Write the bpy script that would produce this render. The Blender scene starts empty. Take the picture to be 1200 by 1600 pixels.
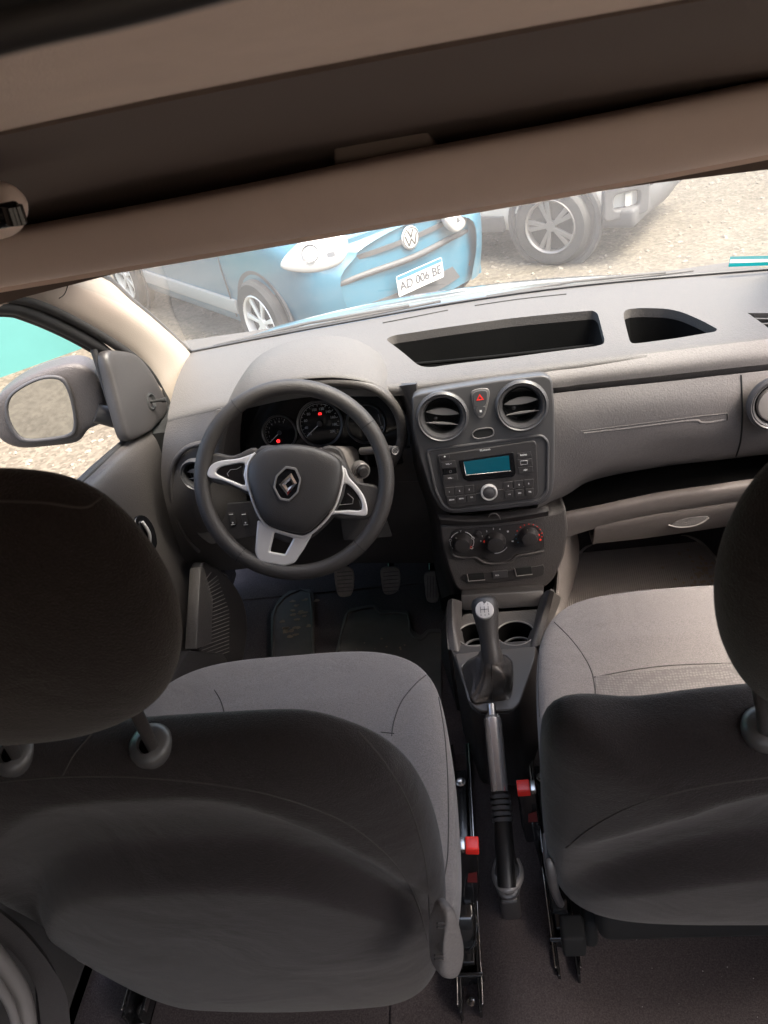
import bpy, bmesh, math, random
from math import radians as R, sin, cos, pi, atan2, sqrt
from mathutils import Vector as V, Matrix
from mathutils.bvhtree import BVHTree
random.seed(7)
scn = bpy.context.scene
col = scn.collection
# ------------------------------------------------------------------ camera
PITCH, ROLL, YAW, FPX = 34.5, 11.5, 9.4, 1155.0
CAM = V((0.04, 0.0, 1.95))
_p, _r, _y = R(PITCH), R(ROLL), R(YAW)
FW = V((-sin(_y)*cos(_p), cos(_y)*cos(_p), -sin(_p)))
_rt0 = V((cos(_y), sin(_y), 0)); _up0 = _rt0.cross(FW)
RT = _rt0*cos(_r) - _up0*sin(_r)
UP = _rt0*sin(_r) + _up0*cos(_r)
cam = bpy.data.objects.new('camera', bpy.data.cameras.new('camera'))
col.objects.link(cam); scn.camera = cam
m3 = Matrix((RT, UP, -FW)).transposed()
cam.matrix_world = Matrix.Translation(CAM) @ m3.to_4x4()
cam.data.sensor_fit = 'VERTICAL'; cam.data.sensor_height = 32.0
cam.data.lens = FPX/1600*32.0
cam.data.dof.use_dof = True; cam.data.dof.focus_distance = 1.6; cam.data.dof.aperture_fstop = 13
cam.data.clip_start = 0.03; cam.data.clip_end = 400
# ------------------------------------------------------------------ world, sun, exposure
SUN_EL, SUN_AZ = 60, 110      # azimuth: degrees clockwise from +Y (towards +X)
w = bpy.data.worlds.new('World'); scn.world = w; w.use_nodes = True
nt = w.node_tree; bg = nt.nodes['Background']
sky = nt.nodes.new('ShaderNodeTexSky'); sky.sky_type = 'NISHITA'; sky.sun_disc = False
sky.sun_elevation = R(SUN_EL); sky.sun_rotation = R(SUN_AZ)
sky.air_density = 1.0; sky.dust_density = 8.0; sky.ozone_density = 0.0
nt.links.new(sky.outputs[0], bg.inputs[0]); bg.inputs[1].default_value = 0.15
sl = bpy.data.lights.new('sun', 'SUN'); sl.energy = 1.0; sl.angle = R(20); sl.color = (1, .96, .91)
so = bpy.data.objects.new('sun', sl); col.objects.link(so)
sd = V((sin(R(SUN_AZ))*cos(R(SUN_EL)), cos(R(SUN_AZ))*cos(R(SUN_EL)), sin(R(SUN_EL))))
so.rotation_euler = sd.to_track_quat('Z', 'Y').to_euler()
so.location = (0, 0, 20)
vs = scn.view_settings
vs.view_transform = 'Standard'; vs.look = 'None'; vs.gamma = 1; vs.use_curve_mapping = False
vs.exposure = 2.75
scn.render.engine = 'CYCLES'
cy = scn.cycles
cy.max_bounces = 10; cy.diffuse_bounces = 7; cy.glossy_bounces = 4; cy.transparent_max_bounces = 12
cy.use_denoising = True; cy.sample_clamp_indirect = 8; cy.caustics_reflective = False

# ------------------------------------------------------------------ helpers
def ray(u, v): return FW + RT*((u-600)/FPX) + UP*((800-v)/FPX)
def at(u, v, x=None, y=None, z=None, d=None):
    r = ray(u, v)
    if x is not None: t = (x-CAM.x)/r.x
    elif y is not None: t = (y-CAM.y)/r.y
    elif z is not None: t = (z-CAM.z)/r.z
    else: t = d
    return CAM + r*t

class Pl:
    """a plane: origin, ex across, ey up the plane, n towards the cabin"""
    def __init__(s, O, e=90, yaw=0):
        s.O = V(O); s.ex = V((cos(R(yaw)), sin(R(yaw)), 0))
        f = V((-sin(R(yaw)), cos(R(yaw)), 0))
        s.ey = f*cos(R(e)) + V((0, 0, 1))*sin(R(e)); s.n = s.ex.cross(s.ey)
    def W(s, a, b, c=0): return s.O + s.ex*a + s.ey*b + s.n*c
    def px(s, u, v, c=0):
        r = ray(u, v); O = s.O + s.n*c
        q = CAM + r*((O-CAM).dot(s.n)/r.dot(s.n)) - s.O
        return (q.dot(s.ex), q.dot(s.ey))
    def pxs(s, l, c=0): return [s.px(u, v, c) for u, v in l]
    def mat(s): return Matrix((s.ex, s.ey, s.n)).transposed().to_4x4()

def smooth(pts, n=6, closed=True):
    pts = [tuple(p) for p in pts]; N = len(pts); out = []
    for i in range(N if closed else N-1):
        if closed: a, b, c, d = pts[i-1], pts[i], pts[(i+1) % N], pts[(i+2) % N]
        else: a, b, c, d = pts[max(i-1, 0)], pts[i], pts[i+1], pts[min(i+2, N-1)]
        for k in range(n):
            t = k/n
            out.append(tuple(.5*(2*q + (r_-p)*t + (2*p-5*q+4*r_-s_)*t*t + (-p+3*q-3*r_+s_)*t**3) for p, q, r_, s_ in zip(a, b, c, d)))
    if not closed: out.append(pts[-1])
    return out
def fillet(pts, r, n=5):
    out = []; N = len(pts)
    for i in range(N):
        p, a, b = V(pts[i]), V(pts[i-1]), V(pts[(i+1) % N])
        da, db = (a-p), (b-p); la, lb = da.length, db.length
        k = min(r, la*.45, lb*.45)
        A, B = p+da.normalized()*k, p+db.normalized()*k
        for j in range(n+1):
            t = j/n
            out.append(tuple(A*(1-t)**2 + p*2*t*(1-t) + B*t*t))
    return out
def rrect(cx, cy_, w_, h, r, rot=0):
    q = fillet([(-w_/2, -h/2), (w_/2, -h/2), (w_/2, h/2), (-w_/2, h/2)], r)
    return [(cx+x*cos(rot)-y*sin(rot), cy_+x*sin(rot)+y*cos(rot)) for x, y in q]
def circ(cx, cy_, r, n=32, ry=None): return [(cx+r*cos(2*pi*k/n), cy_+(ry or r)*sin(2*pi*k/n)) for k in range(n)]

def me_from(verts, faces, sm=True):
    me = bpy.data.meshes.new('m'); me.from_pydata([tuple(v) for v in verts], [], faces); me.update()
    if sm: me.polygons.foreach_set('use_smooth', [True]*len(me.polygons))
    return me
def auto_smooth(me, ang=35):
    bm = bmesh.new(); bm.from_mesh(me)
    for e in bm.edges: e.smooth = not (len(e.link_faces) == 2 and e.calc_face_angle(0) > R(ang))
    for f in bm.faces: f.smooth = True
    bm.to_mesh(me); bm.free(); return me
def plate(outline, pl, thick=.004, bevel=.0008, holes=(), c=0):
    """filled outline on a plane; back face at c, front face at c+thick"""
    cu = bpy.data.curves.new('c', 'CURVE'); cu.dimensions = '2D'; cu.fill_mode = 'BOTH'
    bevel = min(bevel, thick*.45)
    cu.extrude = max(thick/2-bevel, 0); cu.bevel_depth = bevel; cu.bevel_resolution = 2; cu.offset = -bevel
    for L in [outline]+list(holes):
        s = cu.splines.new('POLY'); s.points.add(len(L)-1)
        for k, p in enumerate(L): s.points[k].co = (p[0], p[1], 0, 1)
        s.use_cyclic_u = True
    ob = bpy.data.objects.new('c', cu); me = bpy.data.meshes.new_from_object(ob)
    bpy.data.objects.remove(ob); bpy.data.curves.remove(cu)
    me.transform(Matrix.Translation(pl.O+pl.n*(c+thick/2)) @ pl.mat())
    return auto_smooth(me)
def tube(pts, r, closed=False, n=4, sm=0, radii=None):
    if sm: pts = smooth([tuple(p) for p in pts], sm, closed); 
    cu = bpy.data.curves.new('c', 'CURVE'); cu.dimensions = '3D'; cu.bevel_depth = r; cu.bevel_resolution = n; cu.use_fill_caps = True
    s = cu.splines.new('POLY'); s.points.add(len(pts)-1)
    for k, p in enumerate(pts):
        s.points[k].co = (*p[:3], 1)
        if radii:
            q = k/(len(pts)-1)*(len(radii)-1); i = min(int(q), len(radii)-2)
            s.points[k].radius = (radii[i]*(1-q+i)+radii[i+1]*(q-i)) if len(radii) > 1 else radii[0]
    s.use_cyclic_u = closed
    ob = bpy.data.objects.new('c', cu); me = bpy.data.meshes.new_from_object(ob)
    bpy.data.objects.remove(ob); bpy.data.curves.remove(cu)
    return auto_smooth(me, 60)
def text(s, pl, a, b, size, c=0, rot=0, ext=.0002, align='CENTER', sx=1):
    cu = bpy.data.curves.new('t', 'FONT'); cu.body = s; cu.size = size; cu.extrude = ext; cu.align_x = align; cu.align_y = 'CENTER'; cu.offset = size*.012
    ob = bpy.data.objects.new('t', cu); me = bpy.data.meshes.new_from_object(ob)
    bpy.data.objects.remove(ob); bpy.data.curves.remove(cu)
    me.transform(Matrix.Translation(pl.W(a, b, c)) @ pl.mat() @ Matrix.Rotation(rot, 4, 'Z') @ Matrix.Diagonal((sx, 1, 1, 1)))
    return me
def lathe(profile, pl, a=0, b=0, n=48, c=0, cap=True):
    vs_, fs = [], []
    for r, h in profile:
        for k in range(n):
            t = 2*pi*k/n; vs_.append(pl.W(a+r*cos(t), b+r*sin(t), c+h))
    for i in range(len(profile)-1):
        for k in range(n):
            j = (k+1) % n; fs.append((i*n+k, i*n+j, (i+1)*n+j, (i+1)*n+k))
    if cap:
        fs.append(tuple(range(n))[::-1]); L = (len(profile)-1)*n; fs.append(tuple(range(L, L+n)))
    return auto_smooth(me_from(vs_, fs), 40)
def resample(o, n, passes=3):
    P = [V(p) for p in o]; L = [0]
    for i in range(len(P)): L.append(L[-1]+(P[(i+1) % len(P)]-P[i]).length)
    out = []; i = 0
    for k in range(n):
        t = L[-1]*k/n
        while L[i+1] < t: i += 1
        out.append(P[i].lerp(P[(i+1) % len(P)], (t-L[i])/max(1e-9, L[i+1]-L[i])))
    for _ in range(passes): out = [(out[k-1]+out[k]*2+out[(k+1) % n])/4 for k in range(n)]
    return [tuple(p) for p in out]
def pillow(outline, pl, Tf, Tb, p=2.5, rings=14, ff=None, fb=None, c=0, cen=None, rs=0):
    """an inflated closed outline: Tf towards the normal, Tb behind"""
    if rs: outline = resample(outline, rs)
    N = len(outline)
    cx = cen[0] if cen else sum(q[0] for q in outline)/N; cy_ = cen[1] if cen else sum(q[1] for q in outline)/N
    HW = max(max(abs(a-cx) for a, b in outline), 1e-6); HH = max(max(abs(b-cy_) for a, b in outline), 1e-6)
    ell = [1/max(1e-6, sqrt(((a-cx)/HW)**2+((b-cy_)/HH)**2)) for a, b in outline]
    vs_, fs = [], []
    def ringset(sg, T, f):
        base = len(vs_)
        vs_.append(pl.W(cx, cy_, c+sg*T + (f(cx, cy_) if f else 0)))
        for i in range(1, rings+1):
            q = sin(i/rings*pi/2)
            h = T*max(0, 1-q**p)**(1/p)
            for (a, b), e in zip(outline, ell):
                g = q*(e*(1-q*q)+q*q)
                x, y = cx+(a-cx)*g, cy_+(b-cy_)*g
                vs_.append(pl.W(x, y, c+sg*h + (f(x, y)*(1-q**12) if f else 0)))
        for k in range(N):
            j = (k+1) % N
            fs.append((base, base+1+k, base+1+j) if sg > 0 else (base, base+1+j, base+1+k))
            for i in range(rings-1):
                o = base+1+i*N; t = (o+k, o+N+k, o+N+j, o+j)
                fs.append(t if sg > 0 else t[::-1])
    ringset(1, Tf, ff); ringset(-1, Tb, fb)
    me = me_from(vs_, fs)
    bm = bmesh.new(); bm.from_mesh(me); bmesh.ops.remove_doubles(bm, verts=bm.verts, dist=1e-5); bmesh.ops.recalc_face_normals(bm, faces=bm.faces)
    for f in bm.faces: f.smooth = True
    bm.to_mesh(me); bm.free(); return me
def grid(rows, nu=6, nv=6, thick=0, side=1):
    """smooth surface through rows of world points"""
    rows = [smooth([tuple(p) for p in r_], nu, False) for r_ in rows]
    cols = list(zip(*rows)); cols = [smooth(c_, nv, False) for c_ in cols]
    n, m = len(cols[0]), len(cols)
    vs_ = [cols[j][i] for i in range(n) for j in range(m)]
    fs = [(i*m+j, i*m+j+1, (i+1)*m+j+1, (i+1)*m+j) for i in range(n-1) for j in range(m-1)]
    me = me_from(vs_, fs)
    if thick:
        bm = bmesh.new(); bm.from_mesh(me)
        bmesh.ops.recalc_face_normals(bm, faces=bm.faces)
        bm.faces.ensure_lookup_table()
        if (bm.faces[len(bm.faces)//2].normal.dot(CAM - bm.faces[len(bm.faces)//2].calc_center_median())) < 0:
            bmesh.ops.reverse_faces(bm, faces=bm.faces)
        bm.normal_update()
        nn = {v_.index: v_.normal.copy() for v_ in bm.verts}
        old = list(bm.verts); of = list(bm.faces)
        be = [e for e in bm.edges if len(e.link_faces) == 1]
        bev = [(e.verts[0], e.verts[1], e.link_faces[0]) for e in be]
        nv_ = {v_: bm.verts.new(v_.co - nn[v_.index]*thick) for v_ in old}
        for f in of: bm.faces.new([nv_[v_] for v_ in reversed(f.verts)])
        for a, b, f in bev:
            try: bm.faces.new((a, b, nv_[b], nv_[a]))
            except ValueError: pass
        bmesh.ops.recalc_face_normals(bm, faces=bm.faces)
        bm.to_mesh(me); bm.free(); auto_smooth(me, 40)
    return me
def box(x0, x1, y0, y1, z0, z1, bev=0, seg=3, rot=None, piv=None):
    bm = bmesh.new(); bmesh.ops.create_cube(bm, size=1)
    bmesh.ops.scale(bm, vec=(abs(x1-x0), abs(y1-y0), abs(z1-z0)), verts=bm.verts)
    if bev: bmesh.ops.bevel(bm, geom=list(bm.edges), offset=bev, segments=seg, profile=.5, affect='EDGES')
    if rot: bmesh.ops.rotate(bm, cent=(0, 0, 0), matrix=rot, verts=bm.verts)
    bmesh.ops.translate(bm, vec=((x0+x1)/2, (y0+y1)/2, (z0+z1)/2), verts=bm.verts)
    me = bpy.data.meshes.new('b'); bm.to_mesh(me); bm.free(); return auto_smooth(me)
def hull(pts, bev=0):
    bm = bmesh.new()
    for p in pts: bm.verts.new(p)
    bmesh.ops.convex_hull(bm, input=bm.verts)
    bmesh.ops.dissolve_limit(bm, angle_limit=.01, verts=bm.verts, edges=bm.edges)
    if bev: bmesh.ops.bevel(bm, geom=list(bm.edges), offset=bev, segments=3, profile=.5, affect='EDGES')
    bmesh.ops.recalc_face_normals(bm, faces=bm.faces)
    me = bpy.data.meshes.new('h'); bm.to_mesh(me); bm.free(); return auto_smooth(me)
def boolean(me, cutters):
    """me minus cutters, evaluated straight away"""
    for c_ in cutters:
        o = bpy.data.objects.new('bt', me); col.objects.link(o)
        k = bpy.data.objects.new('bc', c_); col.objects.link(k)
        md = o.modifiers.new('b', 'BOOLEAN'); md.operation = 'DIFFERENCE'; md.solver = 'EXACT'; md.object = k
        r_ = bpy.data.meshes.new_from_object(o.evaluated_get(bpy.context.evaluated_depsgraph_get()))
        bpy.data.objects.remove(k); bpy.data.objects.remove(o)
        if len(r_.vertices) > len(me.vertices)*.6: me = r_
    return auto_smooth(me, 40)
def prism_px(pxl, near, far):
    """a solid whose section is a pixel outline, from one depth plane to another (rays)"""
    n = len(pxl); vs_ = [near(u, v) for u, v in pxl]+[far(u, v) for u, v in pxl]
    fs = [tuple(range(n)), tuple(range(n, 2*n))[::-1]]+[(i, (i+1) % n, n+(i+1) % n, n+i)[::-1] for i in range(n)]
    me = me_from(vs_, fs, False)
    bm = bmesh.new(); bm.from_mesh(me); bmesh.ops.recalc_face_normals(bm, faces=bm.faces); bm.to_mesh(me); bm.free()
    return me
def merge(ms):
    bm = bmesh.new()
    for m in ms: bm.from_mesh(m)
    me = bpy.data.meshes.new('j'); bm.to_mesh(me); bm.free(); return me
WORLD_LOC = {}
def obj(name, me, mat, parent=None):
    if isinstance(me, (list, tuple)): me = merge(me)
    me.materials.clear(); me.materials.append(mat)
    o = bpy.data.objects.new(name, me); me.name = name; col.objects.link(o)
    if parent is not None:
        L = WORLD_LOC[parent.name]; me.transform(Matrix.Translation(-L)); o.parent = parent; WORLD_LOC[o.name] = L
    else: WORLD_LOC[o.name] = V((0, 0, 0))
    return o
def objs(name, ms, mat, parent): return [obj(name, m, mat, parent) for m in ms]
def thing(name, label, cat, loc, group=None):
    o = bpy.data.objects.new(name, None); col.objects.link(o); o.location = loc; o.empty_display_size = .05
    WORLD_LOC[o.name] = V(loc); return tag(o, label, cat, group)
def tag(o, label, cat, group=None):
    o['label'] = label; o['category'] = cat
    if group: o['group'] = group
    return o
def struct(name, me, mat):
    o = obj(name, me, mat); o['kind'] = 'structure'; return o
def bvh(o):
    me = o.data; L = WORLD_LOC[o.name]
    return BVHTree.FromPolygons([v_.co+L for v_ in me.vertices], [tuple(p.vertices) for p in me.polygons])
def drape(o, pxl, lift=.0006, n=6):
    """points where the sight lines meet a surface"""
    B = o if isinstance(o, BVHTree) else bvh(o); out = []
    for u, v in smooth(pxl, n, False):
        h = B.ray_cast(CAM, ray(u, v).normalized())
        if h[0] is not None:
            nn = h[1]; nn = nn if nn.dot(CAM-h[0]) > 0 else -nn
            out.append(h[0]+nn*lift)
    return out

# ------------------------------------------------------------------ materials
def mat(name, c, rough=.6, metal=0, bump=0, bscale=800, var=0, vscale=6, coat=0, spec=.5, c2=None, sheen=0, emis=None):
    m = bpy.data.materials.new(name); m.use_nodes = True; t = m.node_tree; b = t.nodes['Principled BSDF']
    c = c if hasattr(c, '__len__') else (c, c, c)
    b.inputs['Base Color'].default_value = (*c, 1); b.inputs['Roughness'].default_value = rough; b.inputs['Metallic'].default_value = metal
    b.inputs['Coat Weight'].default_value = coat; b.inputs['Coat Roughness'].default_value = .05
    b.inputs['Specular IOR Level'].default_value = spec; b.inputs['Sheen Weight'].default_value = sheen
    tc = t.nodes.new('ShaderNodeTexCoord')
    if var:
        n = t.nodes.new('ShaderNodeTexNoise'); n.inputs['Scale'].default_value = vscale; n.inputs['Detail'].default_value = 6; n.inputs['Roughness'].default_value = .65
        t.links.new(tc.outputs['Object'], n.inputs[0])
        r_ = t.nodes.new('ShaderNodeMapRange'); r_.inputs[1].default_value = .3; r_.inputs[2].default_value = .7
        t.links.new(n.outputs[0], r_.inputs[0])
        mx = t.nodes.new('ShaderNodeMix'); mx.data_type = 'RGBA'
        d = c2 if c2 else tuple(min(1, q*(1+var)) for q in c)
        lo = c if c2 else tuple(q*(1-var) for q in c)
        mx.inputs[6].default_value = (*lo, 1); mx.inputs[7].default_value = (*d, 1)
        t.links.new(r_.outputs[0], mx.inputs[0]); t.links.new(mx.outputs[2], b.inputs['Base Color'])
    if bump:
        n = t.nodes.new('ShaderNodeTexNoise'); n.inputs['Scale'].default_value = bscale; n.inputs['Detail'].default_value = 3
        t.links.new(tc.outputs['Object'], n.inputs[0])
        bp = t.nodes.new('ShaderNodeBump'); bp.inputs['Strength'].default_value = bump; bp.inputs['Distance'].default_value = .001
        t.links.new(n.outputs[0], bp.inputs['Height']); t.links.new(bp.outputs[0], b.inputs['Normal'])
    if emis:
        b.inputs['Emission Color'].default_value = (*emis[:3], 1); b.inputs['Emission Strength'].default_value = emis[3]
    return m
def add_wave(m, scale, axis='X', strength=.6, dist=.001, c2=None, rot=0):
    t = m.node_tree; b = t.nodes['Principled BSDF']
    tc = t.nodes.new('ShaderNodeTexCoord'); mp = t.nodes.new('ShaderNodeMapping'); mp.inputs['Rotation'].default_value = (0, 0, rot)
    wv = t.nodes.new('ShaderNodeTexWave'); wv.bands_direction = axis; wv.inputs['Scale'].default_value = scale
    t.links.new(tc.outputs['Object'], mp.inputs[0]); t.links.new(mp.outputs[0], wv.inputs[0])
    bp = t.nodes.new('ShaderNodeBump'); bp.inputs['Strength'].default_value = strength; bp.inputs['Distance'].default_value = dist
    t.links.new(wv.outputs['Fac'], bp.inputs['Height']); t.links.new(bp.outputs[0], b.inputs['Normal'])
    return m
M = {}
M['pad'] = mat('dash_plastic', (.14, .129, .125), .62, bump=.7, bscale=330, var=.14, vscale=280)
M['padtop'] = mat('dash_top_plastic', (.080, .074, .071), .6, bump=1.0, bscale=350, var=.10, vscale=260)
M['grain'] = mat('grained_plastic', (.066, .060, .058), .45, bump=1.0, bscale=380, var=.14, vscale=300)
M['dark'] = mat('dark_plastic', (.034, .031, .031), .45, bump=.5, bscale=500, var=.12, vscale=200)
M['lower'] = mat('lower_dash_plastic', (.20, .178, .168), .55, bump=1.0, bscale=450, var=.05, vscale=60)
M['satin'] = mat('satin_dark_plastic', (.062, .060, .062), .36, bump=.1, bscale=900)
M['gloss'] = mat('gloss_black', (.008, .008, .009), .12)
M['black'] = mat('matt_black', (.008, .008, .008), .85)
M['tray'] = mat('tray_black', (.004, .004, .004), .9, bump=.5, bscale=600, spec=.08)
M['leather'] = mat('wheel_leather', (.036, .032, .030), .5, bump=.9, bscale=420, var=.1, vscale=50)
M['hub'] = mat('wheel_hub_plastic', (.034, .031, .030), .42, bump=.6, bscale=600)
M['silver'] = mat('silver_plastic', (.62, .60, .59), .35, metal=.35)
M['chrome'] = mat('chrome', (.85, .85, .85), .08, metal=1)
M['softsilver'] = mat('satin_grey_trim', (.20, .187, .18), .38, metal=.2, bump=.1)
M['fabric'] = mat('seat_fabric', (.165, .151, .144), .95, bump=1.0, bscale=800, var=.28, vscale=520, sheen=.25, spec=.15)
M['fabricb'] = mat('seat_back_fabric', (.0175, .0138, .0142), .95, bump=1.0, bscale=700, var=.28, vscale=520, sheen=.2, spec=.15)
M['liner'] = mat('headliner_cloth', (.84, .71, .64), .95, bump=.4, bscale=900, var=.04, vscale=20, spec=.1)
M['lip'] = mat('shelf_lip_plastic', (.86, .72, .66), .8, bump=.3, bscale=900, var=.03, vscale=12, spec=.3)
M['pillar'] = mat('pillar_beige', (.35, .30, .255), .6, bump=.5, bscale=700, spec=.3)
M['rubber'] = mat('rubber_seal', (.025, .024, .024), .55)
M['carpet'] = mat('carpet', (.036, .031, .032), 1, bump=1.0, bscale=500, var=.5, vscale=420, spec=.05, c2=(.10, .086, .088))
M['mat'] = mat('rubber_mat', (.065, .06, .056), .6, var=.3, vscale=9, bump=.3)
M['matp'] = add_wave(mat('ribbed_mat', (.30, .275, .265), .65, var=.3, vscale=8, c2=(.38, .34, .31)), 60, 'X', .8, .0015, rot=.1)
M['metal'] = mat('black_painted_steel', (.02, .02, .021), .2, metal=.3, coat=.4)
M['steel'] = mat('bright_steel', (.55, .54, .53), .25, metal=1, var=.1)
M['sleeve'] = mat('lever_sleeve_black', (.014, .013, .013), .4)
M['pedal'] = mat('pedal_pad', (.14, .13, .12), .5, var=.2, vscale=80)
M['lever'] = mat('lever_satin_metal', (.55, .52, .51), .25, metal=.8)
M['red'] = mat('red_plastic', (.9, .03, .02), .35)
M['dred'] = mat('dark_red_label', (.10, .008, .008), .5)
M['white'] = mat('white_print', (.75, .75, .74), .5)
M['grey'] = mat('grey_print', (.35, .35, .35), .5)
M['lcd'] = mat('teal_lcd', (.002, .04, .055), .25, emis=(.0, .10, .15, .05))
M['redlamp'] = mat('red_lamp', (.5, .01, .01), .4, emis=(1, .03, .03, .25))
M['reddot'] = mat('red_dot_lamp', (.5, .02, .01), .4, emis=(1, .05, .03, .06))
M['bluedot'] = mat('blue_dot', (.05, .2, .3), .4)
M['seam'] = mat('seam_thread', (.04, .036, .034), .9)
M['boot'] = mat('gaiter_leather', (.06, .053, .05), .38, bump=.5, bscale=300)
M['mirror'] = mat('mirror_glass', (.55, .58, .58), .03, metal=1)
M['gravel'] = mat('gravel', (.098, .086, .069), .95, bump=1.0, bscale=40, var=.12, vscale=5, spec=.1)

for kf in ('fabric', 'fabricb'):
    t = M[kf].node_tree; bp = [n for n in t.nodes if n.type == 'BUMP'][0]; tc = [n for n in t.nodes if n.type == 'TEX_COORD'][0]
    n2 = t.nodes.new('ShaderNodeTexNoise'); n2.inputs['Scale'].default_value = 7; n2.inputs['Detail'].default_value = 4; n2.inputs['Distortion'].default_value = .6
    b2 = t.nodes.new('ShaderNodeBump'); b2.inputs['Strength'].default_value = .35; b2.inputs['Distance'].default_value = .02
    t.links.new(tc.outputs['Object'], n2.inputs[0]); t.links.new(n2.outputs[0], b2.inputs['Height']); t.links.new(b2.outputs[0], bp.inputs['Normal'])

# ------------------------------------------------------------------ ground, wall and cars outside
gm = M['gravel']; t = gm.node_tree
mxn = [n for n in t.nodes if n.type == 'MIX'][0]; b = t.nodes['Principled BSDF']
vo = t.nodes.new('ShaderNodeTexVoronoi'); vo.inputs['Scale'].default_value = 45
tc = t.nodes.new('ShaderNodeTexCoord'); t.links.new(tc.outputs['Object'], vo.inputs[0])
hv = t.nodes.new('ShaderNodeHueSaturation'); mr = t.nodes.new('ShaderNodeMapRange'); mr.inputs[3].default_value = .72; mr.inputs[4].default_value = 1.3
sx_ = t.nodes.new('ShaderNodeSeparateColor'); t.links.new(vo.outputs['Color'], sx_.inputs[0]); t.links.new(sx_.outputs[0], mr.inputs[0])
t.links.new(mr.outputs[0], hv.inputs['Value']); t.links.new(mxn.outputs[2], hv.inputs['Color']); t.links.new(hv.outputs[0], b.inputs['Base Color'])
gv = []
struct('ground', me_from([(-120, -120, 0), (120, -120, 0), (120, 120, 0), (-120, 120, 0)], [(0, 1, 2, 3)]), gm)

pm_ = mat('pebble_stone', (.09, .08, .066), .9, var=.5, vscale=9, c2=(.20, .175, .14))
def pebble(x, y):
    r_ = random.uniform(.008, .024); q = [random.uniform(.7, 1.2) for _ in range(3)]; a_ = random.uniform(0, 3.1)
    V0 = [(1, 0, 0), (0, 1, 0), (-1, 0, 0), (0, -1, 0), (.2, .1, .75), (.75, .7, .3), (-.7, .65, .35), (-.6, -.7, .3), (.7, -.65, .25)]
    return [(x+r_*(p[0]*q[0]*cos(a_)-p[1]*q[1]*sin(a_)), y+r_*(p[0]*q[0]*sin(a_)+p[1]*q[1]*cos(a_)), r_*p[2]*q[2]*.9) for p in V0]
pv, pf = [], []
FC = [(0, 5, 1), (1, 6, 2), (2, 7, 3), (3, 8, 0), (4, 5, 0), (4, 1, 5), (4, 6, 1), (4, 2, 6), (4, 7, 2), (4, 3, 7), (4, 8, 3), (4, 0, 8)]
for k in range(5200):
    if k < 3400: x, y = random.uniform(-2.2, 6.5), random.uniform(4.0, 10)
    else: x, y = random.uniform(-5.5, -1.1), random.uniform(1.2, 5.5)
    o_ = len(pv); pv += pebble(x, y); pf += [tuple(o_+i for i in f) for f in FC]
pb_ = tag(obj('pebbles', me_from(pv, pf, False), pm_), 'loose pale pebbles scattered over the gravel yard', 'gravel'); pb_['kind'] = 'stuff'

# turquoise sheet metal wall seen through the driver's window
A_ = at(-250, 680, z=0); B_ = at(138, 541, z=0)
M['turq'] = mat('turquoise_sheet', (.06, .19, .18), .45, var=.06, vscale=2)
M['turqd'] = mat('turquoise_frame', (.04, .12, .115), .45)
wd = (B_-A_).normalized(); A_ = A_ - wd*3; L_ = (B_-A_).length
wn = V((wd.y, -wd.x, 0)); wt = thing('metal_wall', 'turquoise sheet metal wall seen through the driver window', 'wall', (A_+B_)/2)
def wbox(a0, a1, n0, n1, z0, z1):
    P = [A_+wd*a+wn*n+V((0, 0, z)) for a in (a0, a1) for n in (n0, n1) for z in (z0, z1)]
    return hull(P)
obj('sheet', wbox(0, L_, -.12, 0, 0, 3.4), M['turq'], wt)
k = .35
while k < L_:
    obj('rib', wbox(k, k+.08, 0, .05, .0, 3.4), M['turqd'], wt); k += 1.15
obj('cross_rail', wbox(0, L_, .05, .08, 1.0, 1.06), M['turqd'], wt)

def body_paint(name, c, m=.3): return mat(name, c, .3, metal=m, coat=.8)
M['blue'] = body_paint('blue_paint', (.028, .125, .19), .1)
M['wpaint'] = body_paint('white_paint', (.60, .585, .55), 0)
M['clad'] = mat('grey_cladding', (.05, .05, .053), .6)
M['tyre'] = mat('tyre_rubber', (.035, .035, .035), .8)
M['rimw'] = mat('wheel_cover_silver', (.75, .74, .71), .35, metal=.3)
M['lens'] = mat('headlight_lens', (.45, .45, .44), .12, metal=.3)
M['lensd'] = mat('headlight_inner', (.12, .12, .12), .2, metal=.6)
M['emb'] = mat('emblem_white', (.55, .54, .53), .3, metal=.2)
M['plate'] = mat('plate_white', (.55, .55, .53), .4)
M['plateb'] = mat('plate_blue', (.03, .14, .65), .4)
M['sillc'] = mat('sill_cladding_grey', (.28, .28, .27), .5)
M['rimg'] = mat('alloy_grey', (.22, .21, .20), .35, metal=.4)
M['ink'] = mat('plate_ink', (.06, .06, .07), .5)
M['cglass'] = mat('car_glass', (.03, .04, .045), .05)

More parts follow.
